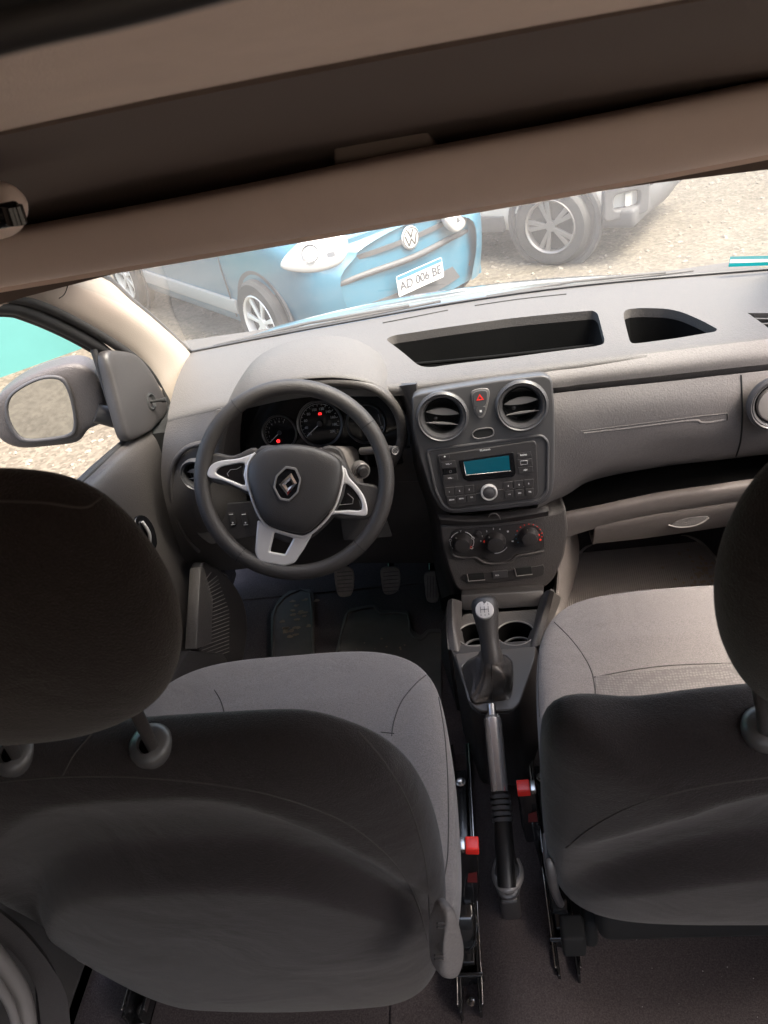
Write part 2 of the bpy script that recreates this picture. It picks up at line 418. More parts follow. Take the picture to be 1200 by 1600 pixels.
class LF:
    """local frame of a parked car: x forward, y left, z up -> world"""
    def __init__(s, X, Y, h, k=1): s.k = k; s.o = V((X, Y, 0)); s.f = V((cos(h), sin(h), 0)); s.l = V((-sin(h), cos(h), 0))
    def W(s, a, b, c): return s.o+(s.f*a+s.l*b+V((0, 0, c)))*s.k
def car_shell(F, secs, n=5):
    """skin through cross sections (x, [(y, z) right half from sill to roof centre])"""
    rows = []
    for x, prof in secs:
        full = [(-y, z) for y, z in prof]+[(y, z) for y, z in prof[::-1][1:]]
        rows.append([F.W(x if not isinstance(x, tuple) else 0, y, z) for y, z in full])
    return grid(rows, 3, n)
def car_wheel(F, root, x, y, r, w_, rimmat, spokes, sg):
    # axle along car's lateral; sg=-1 right side faces out to -y
    P = Pl(F.W(x, y, r)); P.n = (F.l*sg).normalized(); P.ex = F.f.copy() if sg < 0 else -F.f; P.ey = V((0, 0, 1)); r = r*F.k; w_ = w_*F.k
    wh = obj('wheel', lathe([(r*.62, -w_/2), (r*.9, -w_/2), (r, -w_*.36), (r, w_*.36), (r*.93, w_/2), (r*.70, w_/2), (r*.66, w_*.35)], P, n=48, cap=False), M['tyre'], root)
    parts = [lathe([(r*.70, w_*.46), (r*.67, w_*.52), (r*.63, w_*.46), (r*.62, w_*.2)], P, n=48, cap=False), lathe([(.001, w_*.42), (r*.13, w_*.42), (r*.15, w_*.3)], P, n=24)]
    for k in range(spokes):
        a = 2*pi*k/spokes+.3+(.16*(-1)**k if spokes == 10 else 0); d = .10 if spokes > 6 else .15
        q = [(r*.1*cos(a-1.2*d*3), r*.1*sin(a-1.2*d*3)), (r*.65*cos(a-d), r*.65*sin(a-d)), (r*.65*cos(a+d), r*.65*sin(a+d)), (r*.1*cos(a+1.2*d*3), r*.1*sin(a+1.2*d*3))]
        parts.append(plate(q, P, w_*.12, .004, c=w_*.28))
    obj('rim', parts, rimmat, wh)
    obj('hub_disc', lathe([(.001, 0), (r*.6, 0)], P, n=32, cap=False, c=0), M['black'], wh)

# small blue hatchback
F = LF(-.25, 4.86, R(-47.5))
bc = thing('parked_car', 'small light blue hatchback parked facing the windscreen, number plate below its round badge', 'car', F.W(-1.8, 0, 0))
half = lambda w0, zs: [(w0*k_, z) for k_, z in zs]
secs = []
def sec(x, wlow, wbelt, wtop, zl, zb, zt):
    secs.append((x, [(wlow*.96, zl), (wlow, zl+.06), (wbelt, (zl+zb)/2), (wbelt*.99, zb-.06), (wtop+.04, zb+.02), (wtop, zt-.03), (wtop*.5, zt), (0, zt+.01)]))
sec(.0, .52, .58, .40, .22, .66, .74)
sec(-.10, .70, .74, .60, .20, .74, .80)
sec(-.30, .78, .81, .66, .18, .82, .90)
sec(-.75, .80, .82, .68, .18, .90, .99)
sec(-.95, .80, .82, .66, .18, .92, 1.03)
sec(-1.45, .80, .82, .56, .18, .94, 1.42)
sec(-2.0, .80, .82, .55, .18, .95, 1.48)
sec(-2.9, .80, .82, .54, .18, .96, 1.46)
sec(-3.4, .78, .80, .54, .20, .95, 1.25)
sec(-3.55, .70, .74, .50, .25, .85, .98)
bodym = car_shell(F, secs)
# wheel arch cut and front cap
def arch(F, x, r, y0, y1, z):
    P = Pl(F.W(x, 0, z)); P.n = F.l; P.ex = F.f; P.ey = V((0, 0, 1))
    return lathe([(r, y0), (r, y1)], P, n=36)
capf = [F.W(x, y, z) for x, y, z in [(0, 0, .5)]]
nose = [F.W(0.0+ox, y*.58, z) for z, ox in [(.22, -.04)] for y in (-1, 1)]
def front_cap(F, w_, z0, z1, bulge, x0=0, n=9):
    rows = []
    for i in range(5):
        z = z0+(z1-z0)*i/4
        rows.append([F.W(x0+bulge*(1-(abs(j/(n-1)*2-1))**2.2)*(1-.25*abs(i/4*2-1)**2), (j/(n-1)*2-1)*w_, z) for j in range(n)])
    return grid(rows, 4, 4, .02)
body = obj('body', [bodym, front_cap(F, .70, .20, .78, .10, -.10)], M['blue'], bc)
FP = Pl(F.W(0, 0, 0)); FP.n = F.f; FP.ex = F.l; FP.ey = V((0, 0, 1))
# badge, two headlights, grille slot, lower grille frame, number plate
bg_ = obj('badge', lathe([(.001, .012), (.068, .012), (.073, .006), (.073, 0)], FP, 0, .665, n=40, c=.005), M['emb'], bc)
s_ = .056; bc_ = .665
def stroke(pl, pts, wd_, c, th=.002):
    out = []
    for (a0, b0), (a1, b1) in zip(pts, pts[1:]):
        d = V((a1-a0, b1-b0)); n_ = V((-d.y, d.x)).normalized()*wd_/2
        out.append(plate([(a0-n_.x, b0-n_.y), (a1-n_.x, b1-n_.y), (a1+n_.x, b1+n_.y), (a0+n_.x, b0+n_.y)], pl, th, .0003, c=c))
    return out
vw = stroke(FP, [(-.022, bc_+.05), (0, bc_+.004), (.022, bc_+.05)], .011, .017) + stroke(FP, [(-.048, bc_+.022), (-.024, bc_-.046), (0, bc_-.004), (.024, bc_-.046), (.048, bc_+.022)], .011, .017)
vw.append(lathe([(.060, 0), (.060, .002), (.066, .002), (.066, 0)], FP, 0, bc_, n=40, c=.017, cap=False))
obj('monogram', vw, M['lensd'], bg_)
obj('grille_slot', grid([[F.W(.012-.11*(abs(y)/.6)**2.2, y, z) for y in (-.52, -.3, -.1, .1, .3, .52)] for z in (.645, .675)], 4, 2, .01), M['clad'], bc)
BB = bvh(body)
for sg, hpx in ((-1, (492, 396)), (1, (712, 334))):
    hq = BB.ray_cast(CAM, ray(*hpx).normalized()); hq0 = hq[0] if hq[0] else F.W(-.1, sg*.56, .7)
    P = Pl(hq0); P.n = (F.f+F.l*sg*.55+V((0, 0, .45))).normalized(); P.ex = V((0, 0, 1)).cross(P.n).normalized(); P.ey = P.n.cross(P.ex)
    ol = smooth([(-.22*sg*-1, -.03), (-.06*sg*-1, -.10), (.12*sg*-1, -.095), (.20*sg*-1, -.02), (.19*sg*-1, .08), (.05*sg*-1, .11), (-.10*sg*-1, .07)], 5)
    if sg > 0: ol = ol[::-1]
    hl = obj('headlight', pillow(ol, P, .035, .05, 2.2, 8), M['lens'], bc)
    objs('reflector', [lathe([(.001, .0), (.045, .004), (.05, .01), (.052, .012)], P, -.05*sg*-1+.02, .0, n=24, c=.028, cap=False), plate(rrect(.09*sg*-1, -.03, .05, .03, .01), P, .004, c=.03)], M['lensd'], hl)
lo = [F.W(.02-.12*(abs(y)/.6)**2.2, y, z) for y, z in [(-.55, .30), (-.62, .50), (-.45, .545), (0, .545), (.45, .545), (.62, .50), (.55, .30)]]
obj('lower_grille', tube(lo, .02, sm=5), M['clad'], bc)
obj('bumper_insert', grid([[F.W(.012-.11*(abs(y)/.6)**2.2, y, z) for y in (-.5, -.25, 0, .25, .5)] for z in (.26, .36)], 4, 2, .01), M['clad'], bc)
npl = obj('number_plate', plate(rrect(0, .42, .40, .13, .012), FP, .004, c=.055), M['plate'], bc)
obj('plate_band', plate([(-.195, .458), (.195, .458), (.195, .482), (-.195, .482)], FP, .001, .0001, c=.0595), M['plateb'], npl)
obj('plate_number', text('AD 006 BE', FP, 0, .412, .082, c=.0595, ext=.003, sx=.98), M['ink'], npl)
for x in (-.62, -3.0):
    for sg in (-1, 1):
        P_ = Pl(F.W(x, sg*.79, .29)); P_.n = F.l*sg; P_.ex = F.f if sg < 0 else -F.f; P_.ey = V((0, 0, 1))
        obj('wheel_arch', lathe([(.31, .03), (.345, .035), (.35, .02)], P_, n=40, cap=False), M['clad'], bc)
        obj('arch_liner', lathe([(.001, .027), (.33, .027)], P_, n=40, cap=False), M['tyre'], bc)
        car_wheel(F, bc, x, sg*.795, .29, .165, M['rimw'], 7, sg)
for sg in (-1, 1):
    obj('sill_cladding', hull([F.W(x, sg*y, z) for x in (-1.0, -2.6) for y in (.80, .835) for z in (.28, .38)], .008), M['sillc'], bc)
    obj('door_seam', tube([F.W(-1.05, sg*.822, .25), F.W(-1.08, sg*.826, .6), F.W(-1.06, sg*.81, .92)], .005), M['clad'], bc)
    obj('side_window', grid([[F.W(x, sg*(.80-.42*(z-.93)), z) for x in xs] for z, xs in ((.97, (-1.15, -1.9, -2.6)), (1.12, (-1.25, -1.9, -2.65)), (1.33, (-1.5, -1.9, -2.7)))], 3, 3, .01), M['cglass'], bc)
obj('windscreen', grid([[F.W(x, y, z) for y in (-.6, 0, .6)] for x, z in ((-.96, 1.045), (-1.2, 1.24), (-1.45, 1.43))], 3, 3, .01), M['cglass'], bc)

# white suv further right
F = LF(.80, 6.0, R(-30), .86)
sv = thing('parked_car', 'white off-road style car with grey plastic cladding, its alloy front wheel on the gravel', 'car', F.W(-1.9, .85, 0))
secs = []
def sec2(x, w_, zl, zb, zt, wt_):
    secs.append((x, [(w_*.95, zl), (w_, zl+.10), (w_*1.01, (zl+zb)/2), (w_, zb-.05), (wt_+.06, zb+.03), (wt_, zt-.04), (wt_*.5, zt), (0, zt+.01)]))
for a in [(.72, .62, .34, .78, .84, .50), (.60, .78, .30, .86, .93, .62), (.30, .86, .28, .95, 1.03, .68), (-.3, .88, .28, 1.0, 1.10, .70), (-.75, .88, .28, 1.02, 1.16, .66), (-1.2, .88, .28, 1.04, 1.56, .58), (-2.0, .88, .28, 1.05, 1.64, .58), (-3.0, .88, .28, 1.06, 1.60, .57), (-3.5, .85, .34, 1.0, 1.3, .56), (-3.62, .78, .40, .9, 1.0, .5)]:
    sec2(*a)
F2 = LF(0, 0, 0, .86); F2.o = F.W(0, .88, 0); F2.f = F.f; F2.l = F.l      # centre line is 0.88 m behind the visible side
obj('body', [car_shell(F2, secs), front_cap(F2, .74, .55, .88, .10, .62)], M['wpaint'], sv)
obj('bumper_cladding', [front_cap(F2, .78, .30, .52, .14, .62), hull([F2.W(x, sg*y, z) for sg in (-1, 1) for x in (.42, .72) for y in (.70, .885) for z in (.30, .46)], .03)], M['clad'], sv)
for sg in (-1, 1):
    P = Pl(F2.W(.60, sg*.80, .52)); P.n = (F.f*.8+F.l*sg*.8).normalized(); P.ex = V((0, 0, 1)).cross(P.n).normalized(); P.ey = P.n.cross(P.ex)
    fl = obj('fog_lamp_surround', plate(rrect(0, 0, .36, .24, .05), P, .05, .015, holes=[rrect(0, 0, .20, .11, .04)], c=.0), M['clad'], sv)
    obj('fog_lamp', plate(rrect(-.02*sg, 0, .05, .09, .01), P, .01, c=.02), M['lens'], fl)
    obj('side_cladding', hull([F2.W(x, sg*y, z) for x in (-.48, -2.4) for y in (.86, .91) for z in (.28, .42)], .01), M['clad'], sv)
    for x in (0, -2.65):
        P_ = Pl(F2.W(x, sg*.865, .36)); P_.n = F.l*sg; P_.ex = F.f if sg < 0 else -F.f; P_.ey = V((0, 0, 1))
        obj('arch_cladding', lathe([(.325, .02), (.345, .035), (.375, .03), (.385, .0)], P_, n=48, cap=False), M['clad'], sv)
        obj('arch_liner', lathe([(.001, .018), (.345, .018)], P_, n=40, cap=False), M['tyre'], sv)
        car_wheel(F2, sv, x, sg*.87, .345, .22, M['rimg'], 10, sg)
    obj('side_window', grid([[F2.W(x, sg*(.86-.42*(z-1.03)), z) for x in xs] for z, xs in ((1.08, (-.95, -1.9, -2.9)), (1.25, (-1.05, -1.9, -2.95)), (1.48, (-1.35, -1.9, -3.0)))], 3, 3, .01), M['cglass'], sv)

# ------------------------------------------------------------------ cabin shell (structure)
FLZ = .59
M['shell'] = mat('cabin_side_lining', (.05, .046, .044), .8, bump=.4)
struct('floor', box(-.80, .80, -1.6, 2.0, FLZ-.05, FLZ), M['carpet'])
M['shellr'] = mat('load_area_lining', (.035, .032, .031), .9, bump=.4)
# side walls below and around the windows, and the load area behind the camera
def wallpiece(name, *a, m='shell'): return struct(name, box(*a), M[m])
HY0, HY1, HZ0, HZ1 = .45, 1.42, 1.27, 1.80
wallpiece('wall_right', .76, .82, -1.6, 1.70, FLZ-.2, 1.27)
wallpiece('wall_right_front', .76, .82, 1.70, 2.0, FLZ-.2, 1.12)
wallpiece('wall_right_rear', .76, .82, .10, .38, 1.27, 2.1)
wallpiece('wall_left_rear', -.82, -.76, .10, .60, FLZ-.2, 2.1)
for sg, nm in ((-1, 'wall_left_load'), (1, 'wall_right_load')):      # load area sides; the opening on the right is added for fill light
    x0, x1 = sorted((sg*.76, sg*.82))
    if sg < 0: wallpiece(nm, x0, x1, -1.6, .10, FLZ-.2, 2.1); continue
    wallpiece(nm, x0, x1, -1.6, .10, FLZ-.2, 1.10)
    wallpiece(nm, x0, x1, -1.6, .10, 1.84, 2.1)
    wallpiece(nm, x0, x1, -1.6, -1.15, 1.10, 1.84)
wallpiece('wall_left', -.82, -.76, .36, 2.0, FLZ-.2, .62)
wallpiece('wall_back', -.82, .82, -1.66, -1.6, FLZ-.2, 1.05, m='shellr')  # rear left open above this, an unseen gap added to let fill light in
wallpiece('wall_back_top', -.82, .82, -1.66, -1.6, 1.92, 2.1, m='shellr')
wallpiece('wall_front', -.80, .80, 1.98, 2.03, FLZ-.2, 1.22)

struct('wall_cowl', hull([V((x, y, z)) for x in (-.80, .80) for y, z in ((1.80, 1.235), (1.80, 1.20), (2.03, 1.20), (2.03, 1.222))]), M['shell'])
# roof lining: curved down towards the windscreen header
prof = [(-1.6, 2.03), (-.6, 2.03), (.05, 2.00), (.28, 1.968), (.42, 1.938), (.54, 1.913), (.66, 1.886), (.80, 1.854), (.94, 1.83), (1.07, 1.81), (1.15, 1.77), (1.18, 1.70)]
def roofrow(y, z): return [V((x, y, z-.05*(abs(x)/.78)**3)) for x in (-.80, -.5, -.2, .1, .4, .6, .80)]
struct('ceiling', grid([roofrow(y, z) for y, z in prof], 4, 5, .03), M['liner'])
# side rails of the roof above the doors
for sg, nm in ((-1, 'ceiling_edge_left'), (1, 'ceiling_edge_right')):
    pr = [(y, z-.06) for y, z in prof]
    struct(nm, hull([V((sg*x, y, z)) for x in (.71, .82) for y, z in ((.05, 1.80), (1.0, 1.72), (1.24, 1.62), (.05, 2.05), (1.0, 1.93), (1.24, 1.78))], .01), M['liner'])
struct('roof', grid([[V((x, y, z+.06)) for x in (-.83, 0, .83)] for y, z in prof], 3, 3, .03), M['clad'])

# overhead shelf above the windscreen
sh = thing('overhead_shelf', 'beige moulded storage shelf spanning the roof above the windscreen', 'shelf', (0, .9, 1.75))
top = [at(u, v, y=.85) for u, v in [(-350, 430), (0, 371), (300, 316), (600, 255), (900, 198), (1200, 137), (1500, 72)]]
bot = [at(u, v, y=.86) for u, v in [(-350, 505), (0, 446), (300, 396), (600, 345), (900, 293), (1200, 237), (1500, 178)]]
tb = [V((a.x, a.y+.03, a.z+.003)) for a in top]; bb = [V((a.x, a.y+.04, a.z-.012)) for a in bot]
obj('shelf_lip', grid([tb, top, [a.lerp(b_, .5)+V((0, -.006, 0)) for a, b_ in zip(top, bot)], bot, bb], 4, 5, .006), M['lip'], sh)
obj('shelf_floor', grid([[V((a.x, a.y+.015, a.z-.040)) for a in top], [V((a.x, 1.0, a.z-.055)) for a in top]], 2, 2, .008), M['lip'], sh)
obj('shelf_underside', grid([bb, [V((a.x, 1.14, a.z-.045)) for a in bb]], 2, 2, .006), M['lip'], sh)
M['cavity'] = mat('shelf_cavity_shade', (.13, .102, .092), .9, bump=.4, bscale=600)  # dark tone stands in for the shade inside the shelf
obj('shelf_shade_sheet', grid([[V((x, y_, z_-.05*(abs(x)/.78)**3)) for x in (-.74, -.4, 0, .4, .74)] for y_, z_ in ((.50, 1.919), (.58, 1.90), (.70, 1.872), (.80, 1.847), (.87, 1.828), (.915, 1.805), (.94, 1.775), (.945, 1.72))], 3, 3, .006), M['cavity'], sh)  # added sheet below the roof lining, its colour painting the shade there
# the raised box in the middle of the cavity (rear of the map lamp housing)
hp = [at(u, v, y=.885) for u, v in [(522, 275), (522, 228), (550, 218), (655, 197), (672, 210), (690, 245)]]
obj('map_lamp_housing', hull([p+V((0, d, 0)) for p in hp for d in (0, .06)], .004), mat('map_lamp_plastic', (.22, .18, .16), .8, bump=.3), sh)
gr = thing('grab_handle', 'beige roof grab handle mount with black pivot at left', 'handle', at(15, 340, y=.6))
P = Pl(at(-25, 345, y=.62), 90)
obj('mount', pillow(smooth([P.px(*q) for q in [(-90, 300), (-40, 285), (0, 288), (22, 310), (33, 345), (20, 368), (-40, 378), (-90, 370)]], 4), P, .02, .03, 2.2, 8), M['lip'], gr)
obj('pivot', [tube([at(-40, 345, y=.585), at(28, 333, y=.585)], .009), tube([at(18, 322, y=.58), at(27, 350, y=.58)], .008)], M['gloss'], gr)
# dark roof bow at the top left, close to the lens
tag(obj('roof_bow', [tube([at(-300, 118, y=.16), at(-60, 62, y=.16), at(60, 32, y=.16), at(200, 0, y=.16), at(420, -60, y=.16)], .004, sm=4),
    grid([[at(-300, 100, y=.16), at(-60, 50, y=.16), at(200, -12, y=.16), at(420, -72, y=.16)], [at(-300, 20, y=.15), at(-60, -20, y=.15), at(200, -90, y=.15), at(420, -150, y=.15)]], 3, 3, .01)], M['rubber']), 'black roof bow with a soft edge across the top left corner', 'trim')

# ------------------------------------------------------------------ windscreen, bonnet, pillar
WB = [at(u, v, y=yy) for u, v, yy in [(298, 550, 1.78), (430, 524, 1.80), (560, 500, 1.815), (700, 475, 1.82), (850, 453, 1.82), (1000, 437, 1.815), (1200, 421, 1.80), (1420, 404, 1.72)]]
WT = [V((-.62+1.27*i/7, 1.12+.03*sin(pi*i/7), 1.70)) for i in range(8)]
gl = bpy.data.materials.new('dusty_glass'); gl.use_nodes = True; t = gl.node_tree; t.nodes.clear()
out = t.nodes.new('ShaderNodeOutputMaterial'); tr = t.nodes.new('ShaderNodeBsdfTransparent'); tr.inputs[0].default_value = (.90, .95, .94, 1)
df = t.nodes.new('ShaderNodeBsdfTranslucent'); df.inputs[0].default_value = (.95, .93, .88, 1)
df2 = t.nodes.new('ShaderNodeBsdfDiffuse'); df2.inputs[0].default_value = (.9, .9, .88, 1)
gs = t.nodes.new('ShaderNodeBsdfGlossy'); gs.inputs[1].default_value = .02
nz = t.nodes.new('ShaderNodeTexNoise'); nz.inputs['Scale'].default_value = 3.5; nz.inputs['Detail'].default_value = 8; nz.inputs['Roughness'].default_value = .7
tc = t.nodes.new('ShaderNodeTexCoord'); t.links.new(tc.outputs['Object'], nz.inputs[0])
mr = t.nodes.new('ShaderNodeMapRange'); mr.inputs[1].default_value = .3; mr.inputs[2].default_value = .75; mr.inputs[3].default_value = .02; mr.inputs[4].default_value = .065
t.links.new(nz.outputs[0], mr.inputs[0])
m0 = t.nodes.new('ShaderNodeMixShader'); m0.inputs[0].default_value = .3; t.links.new(df.outputs[0], m0.inputs[1]); t.links.new(df2.outputs[0], m0.inputs[2])
m1 = t.nodes.new('ShaderNodeMixShader'); t.links.new(mr.outputs[0], m1.inputs[0]); t.links.new(tr.outputs[0], m1.inputs[1]); t.links.new(m0.outputs[0], m1.inputs[2])
m2 = t.nodes.new('ShaderNodeMixShader'); fr = t.nodes.new('ShaderNodeFresnel'); fr.inputs[0].default_value = 1.3; t.links.new(fr.outputs[0], m2.inputs[0])
t.links.new(m1.outputs[0], m2.inputs[1]); t.links.new(gs.outputs[0], m2.inputs[2]); t.links.new(m2.outputs[0], out.inputs[0])
M['wglass'] = gl
ws = tag(obj('windscreen', grid([WB, [a.lerp(b_, .5)+V((0, .02, .02)) for a, b_ in zip(WB, WT)], WT], 3, 8), gl), 'dusty windscreen glass between the dashboard and the roof shelf', 'windscreen')
M['sealb'] = mat('glass_frit', (.02, .02, .022), .4)
obj('glass_edge', [tube([a+V((0, -.004, .002)) for a in WB], .0035, sm=4), tube([WB[0], at(250, 506, x=-.672), at(205, 468, x=-.668), at(155, 428, x=-.66), WT[0]], .006, sm=4)], M['sealb'], ws)
st = Pl(at(1170, 409, y=1.76), 60)
M['turqs'] = mat('sticker_turquoise', (.004, .10, .115), 1, spec=0)
stk = obj('sticker', plate(st.pxs([(1141, 401), (1260, 398), (1258, 413), (1138, 417)]), st, .0008, .0002), M['turqs'], ws)
obj('sticker_band', plate(st.pxs([(1141, 406), (1259, 404), (1258, 408), (1140, 411)]), st, .0004, .0001, c=.0009), M['grey'], stk)
# bonnet of this vehicle
M['bonnet'] = mat('bonnet_grey_paint', (.12, .14, .14), .22, metal=.6, coat=1.0, var=.05)
def hrow(y, z0, dip): return [V((x, y-.10*(abs(x)/.8)**2.5, z0-dip*(abs(x)/.8)**2.2)) for x in (-.80, -.6, -.4, -.2, 0, .2, .4, .6, .80)]
hood = tag(obj('bonnet', grid([hrow(1.90, 1.235, .02), hrow(2.0, 1.235, .03), hrow(2.15, 1.205, .05), hrow(2.3, 1.15, .07), hrow(2.42, 1.07, .10), hrow(2.5, .95, .1), hrow(2.52, .6, .1)], 4, 5, .01), M['bonnet']), 'grey glossy bonnet just beyond the windscreen base', 'bonnet')
for g, (a, b_) in enumerate([((330, 540), (640, 480)), ((760, 462), (1040, 428))]):
    wp = thing('wiper', ['wiper blade lying at the driver side of the windscreen base', 'wiper blade lying at the passenger side of the windscreen base'][g], 'wiper', at(*a, y=1.86), 'wipers at the windscreen base')
    p0, p1 = at(a[0], a[1], y=1.86), at(b_[0], b_[1], y=1.87)
    obj('arm', tube([p0+V((0, .02, -.01)), p0.lerp(p1, .5)+V((0, .01, .006)), p1+V((0, .0, .004))], .004), M['rubber'], wp)
    obj('blade', tube([p0.lerp(p1, .1), p1+(p1-p0)*.15], .0035), M['rubber'], wp)

# A pillar cover
px_in = [(-60, 440), (40, 434), (150, 428), (205, 468), (250, 506), (298, 550), (304, 575), (304, 600)]
px_out = [(-60, 462), (0, 464), (60, 474), (140, 512), (205, 553), (240, 590), (262, 630), (266, 648)]
r0 = [at(u, v, x=x) for (u, v), x in zip(px_in, (-.64, -.645, -.66, -.668, -.672, -.672, -.672, -.672))]
r1 = [at(u, v, x=-.70) for u, v in px_out]
r05 = [a.lerp(b_, .5)+V((.022, -.012, .01)) for a, b_ in zip(r0, r1)]
pt = tag(obj('windscreen_pillar', grid([r0, [a.lerp(b_, .2)+V((.014, -.006, .008)) for a, b_ in zip(r0, r1)], r05, [a.lerp(b_, .85)+V((.012, -.006, .006)) for a, b_ in zip(r0, r1)], r1], 6, 5, .01), M['pillar']), 'beige plastic cover on the windscreen pillar beside the driver window', 'pillar trim')
obj('panel_gap', tube(drape(pt, [(92, 466), (100, 460), (105, 448), (108, 430)], .0003), .0009), M['seam'], pt)
# mirrored pillar on the passenger side, out of the picture but carrying the roof there
mir = [[V((-p.x+.10, p.y, p.z)) for p in rr] for rr in (r0, r05, r1)]
tag(obj('windscreen_pillar', grid(mir, 6, 5, .01), M['pillar']), 'beige plastic cover on the passenger side windscreen pillar', 'pillar trim')
# door aperture seal
tag(obj('door_seal', [tube([at(u, v, x=-.705) for u, v in [(-120, 470), (0, 462), (60, 474), (120, 502), (180, 538), (225, 572), (250, 605), (265, 645)]], .011, sm=6)], M['rubber']), 'black rubber seal following the driver door opening up the pillar', 'seal')

# ------------------------------------------------------------------ driver door
M['doorp'] = mat('door_plastic', (.058, .052, .050), .42, bump=1, bscale=400, var=.14, vscale=260)
dr = thing('driver_door', 'dark plastic driver door with open view through its side window', 'door', (-.72, 1.0, .62))
DX = -.70
dl = [(270, 646), (232, 668), (196, 692), (150, 735), (110, 772), (40, 840), (-200, 1050)]
rowA = [at(u, v, x=DX-.012) for u, v in dl]
rowB = [V((DX+.005, p.y, p.z-.012)) for p in rowA]
rowC = [V((DX+.010, p.y, p.z-.06)) for p in rowA]
rowD = [V((DX-.005, p.y, max(p.z-.22, 1.0))) for p in rowA]
rowE = [V((DX+.012, p.y, .90)) for p in rowA]
rowF = [V((DX+.0, p.y, .64)) for p in rowA]
dp = obj('door_panel', grid([rowA, rowB, rowC, rowD, rowE, rowF], 4, 5, .04), M['doorp'], dr)
obj('window_sill_strip', tube([at(u, v, x=DX-.02) for u, v in [(196, 690), (150, 730), (110, 768), (40, 832)]], .008, sm=4), M['rubber'], dr)
# upper frame of the door
frm = [(-150, 478), (0, 478), (40, 486), (100, 512), (150, 540), (170, 556)]
obj('window_frame', [tube([at(u, v, x=-.725) for u, v in frm], .014, sm=6), tube([at(u, v+8, x=-.735) for u, v in frm], .010, sm=6), tube([at(u, v, x=-.725) for u, v in [(146, 545), (160, 590), (177, 645), (194, 692)]], .007, sm=3)], M['rubber'], dr)
P = Pl(at(210, 620, x=DX)); P.n = V((1, 0, 0)); P.ex = V((0, 1, 0)); P.ey = V((0, 0, 1))
sail = obj('sail_cover', pillow(smooth(P.pxs([(160, 552), (182, 549), (205, 556), (228, 580), (246, 610), (257, 636), (252, 652), (228, 672), (205, 687), (193, 686), (182, 650), (170, 600)]), 4), P, .016, .02, 5, 10), M['dark'], dr)
mk = at(233, 628, x=DX+.012)
PK = Pl(mk); PK.n = V((1, -.1, 0)).normalized(); PK.ex = V((.1, 1, 0)).normalized(); PK.ey = V((0, 0, 1))
kn = obj('mirror_adjuster', [lathe([(.020, .0), (.021, .006), (.017, .008), (.010, .003)], PK, n=32, cap=False), tube([mk, mk+V((.035, -.004, .002))], .003), tube([mk+V((.033, -.004, .002)), mk+V((.045, -.006, .002))], .0055)], M['black'], dr)
# door handle recess, pocket, ribbed grille
PD = Pl(at(325, 960, x=-.655)); PD.n = V((1, -.25, .05)).normalized(); PD.ex = PD.n.cross(V((0, 0, 1))).normalized()*-1; PD.ey = PD.n.cross(PD.ex)
if PD.ey.z < 0: PD.ex, PD.ey = -PD.ex, -PD.ey
sp = obj('speaker_panel', plate(smooth(PD.pxs([(296, 890), (318, 884), (345, 905), (366, 940), (372, 985), (362, 1040), (345, 1062), (320, 1045), (296, 1018)]), 4), PD, .03, .006), M['dark'], dr)
lines = []
for k in range(22):
    v0 = 902+k*5.9
    u1 = 338+min(22, max(0, (v0-905)*.35)) if v0 > 905 else 330
    u1 = min(u1, 358)
    lines.append(tube([PD.W(*PD.px(315, v0+8+(4 if k < 3 else 0), .032), .032), PD.W(*PD.px(u1, v0-14+6, .032), .032)], .0009, n=2))
obj('grille_ribs', lines, M['grey'] if False else M['softsilver'], sp)
bar = [at(u, v, x=-.655) for u, v in [(296, 888), (318, 888), (313, 1006), (288, 1016)]]
obj('pull_column', hull([p+V((dx, 0, 0)) for p in bar for dx in (0, .028)], .003), M['grain'], dr)
obj('door_pocket', hull([at(u, v, x=-.66)+V((dx, 0, 0)) for u, v in [(276, 1018), (330, 1022), (350, 1045), (300, 1190), (240, 1200), (245, 1060)] for dx in (-.03, .03)], .004), M['dark'], dr)
hd = at(224, 826, x=DX+.012)
PH = Pl(hd); PH.n = V((1, 0, 0)); PH.ex = V((0, 1, 0)); PH.ey = V((0, 0, 1))
dh = obj('door_handle', [plate(smooth(PH.pxs([(208, 812), (222, 806), (236, 822), (242, 850), (232, 862), (212, 850)]), 4), PH, .006, .002)], M['gloss'], dr)
obj('handle_lever', tube([at(222, 815, x=DX+.02), at(233, 832, x=DX+.026), at(234, 848, x=DX+.02)], .0035, sm=3), M['silver'], dh)
# wing mirror
PMr = Pl(at(70, 640, y=1.42), 90, 12)
ho = [(-8, 625), (20, 600), (60, 580), (105, 567), (135, 571), (155, 592), (166, 628), (166, 655), (140, 668), (122, 688), (75, 695), (30, 697), (0, 682), (-8, 650)]
mo = obj('mirror_housing', pillow(smooth(PMr.pxs(ho), 4), PMr, .02, .10, 3.5, 10), M['grain'], dr)
go = [(8, 630), (22, 610), (60, 590), (92, 588), (108, 604), (118, 640), (120, 668), (112, 682), (80, 689), (38, 691), (20, 678), (9, 655)]
obj('mirror_frame', plate(smooth(PMr.pxs(go, .024), 4), PMr, .008, .003, c=.018, holes=[smooth([(a*1, b_) for a, b_ in PMr.pxs([(u*.9+6.5, v*.9+64) for u, v in go], .024)], 4)]), M['clad'], mo)
obj('mirror_glass', plate(smooth(PMr.pxs([(u*.93+4.5, v*.93+45) for u, v in go], .02), 4), PMr, .004, .001, c=.018), M['mirror'], mo)
obj('mirror_arm', tube([at(150, 645, y=1.42), at(185, 655, x=-.745)], .022), M['rubber'], dr)
tag(obj('sill_seal', tube([at(u, v, x=-.64) for u, v in [(345, 886), (358, 915), (370, 950), (376, 985), (370, 1020), (352, 1065), (330, 1110)]], .006, sm=5), M['grain']), 'grey rubber strip curving down the driver door sill', 'seal')

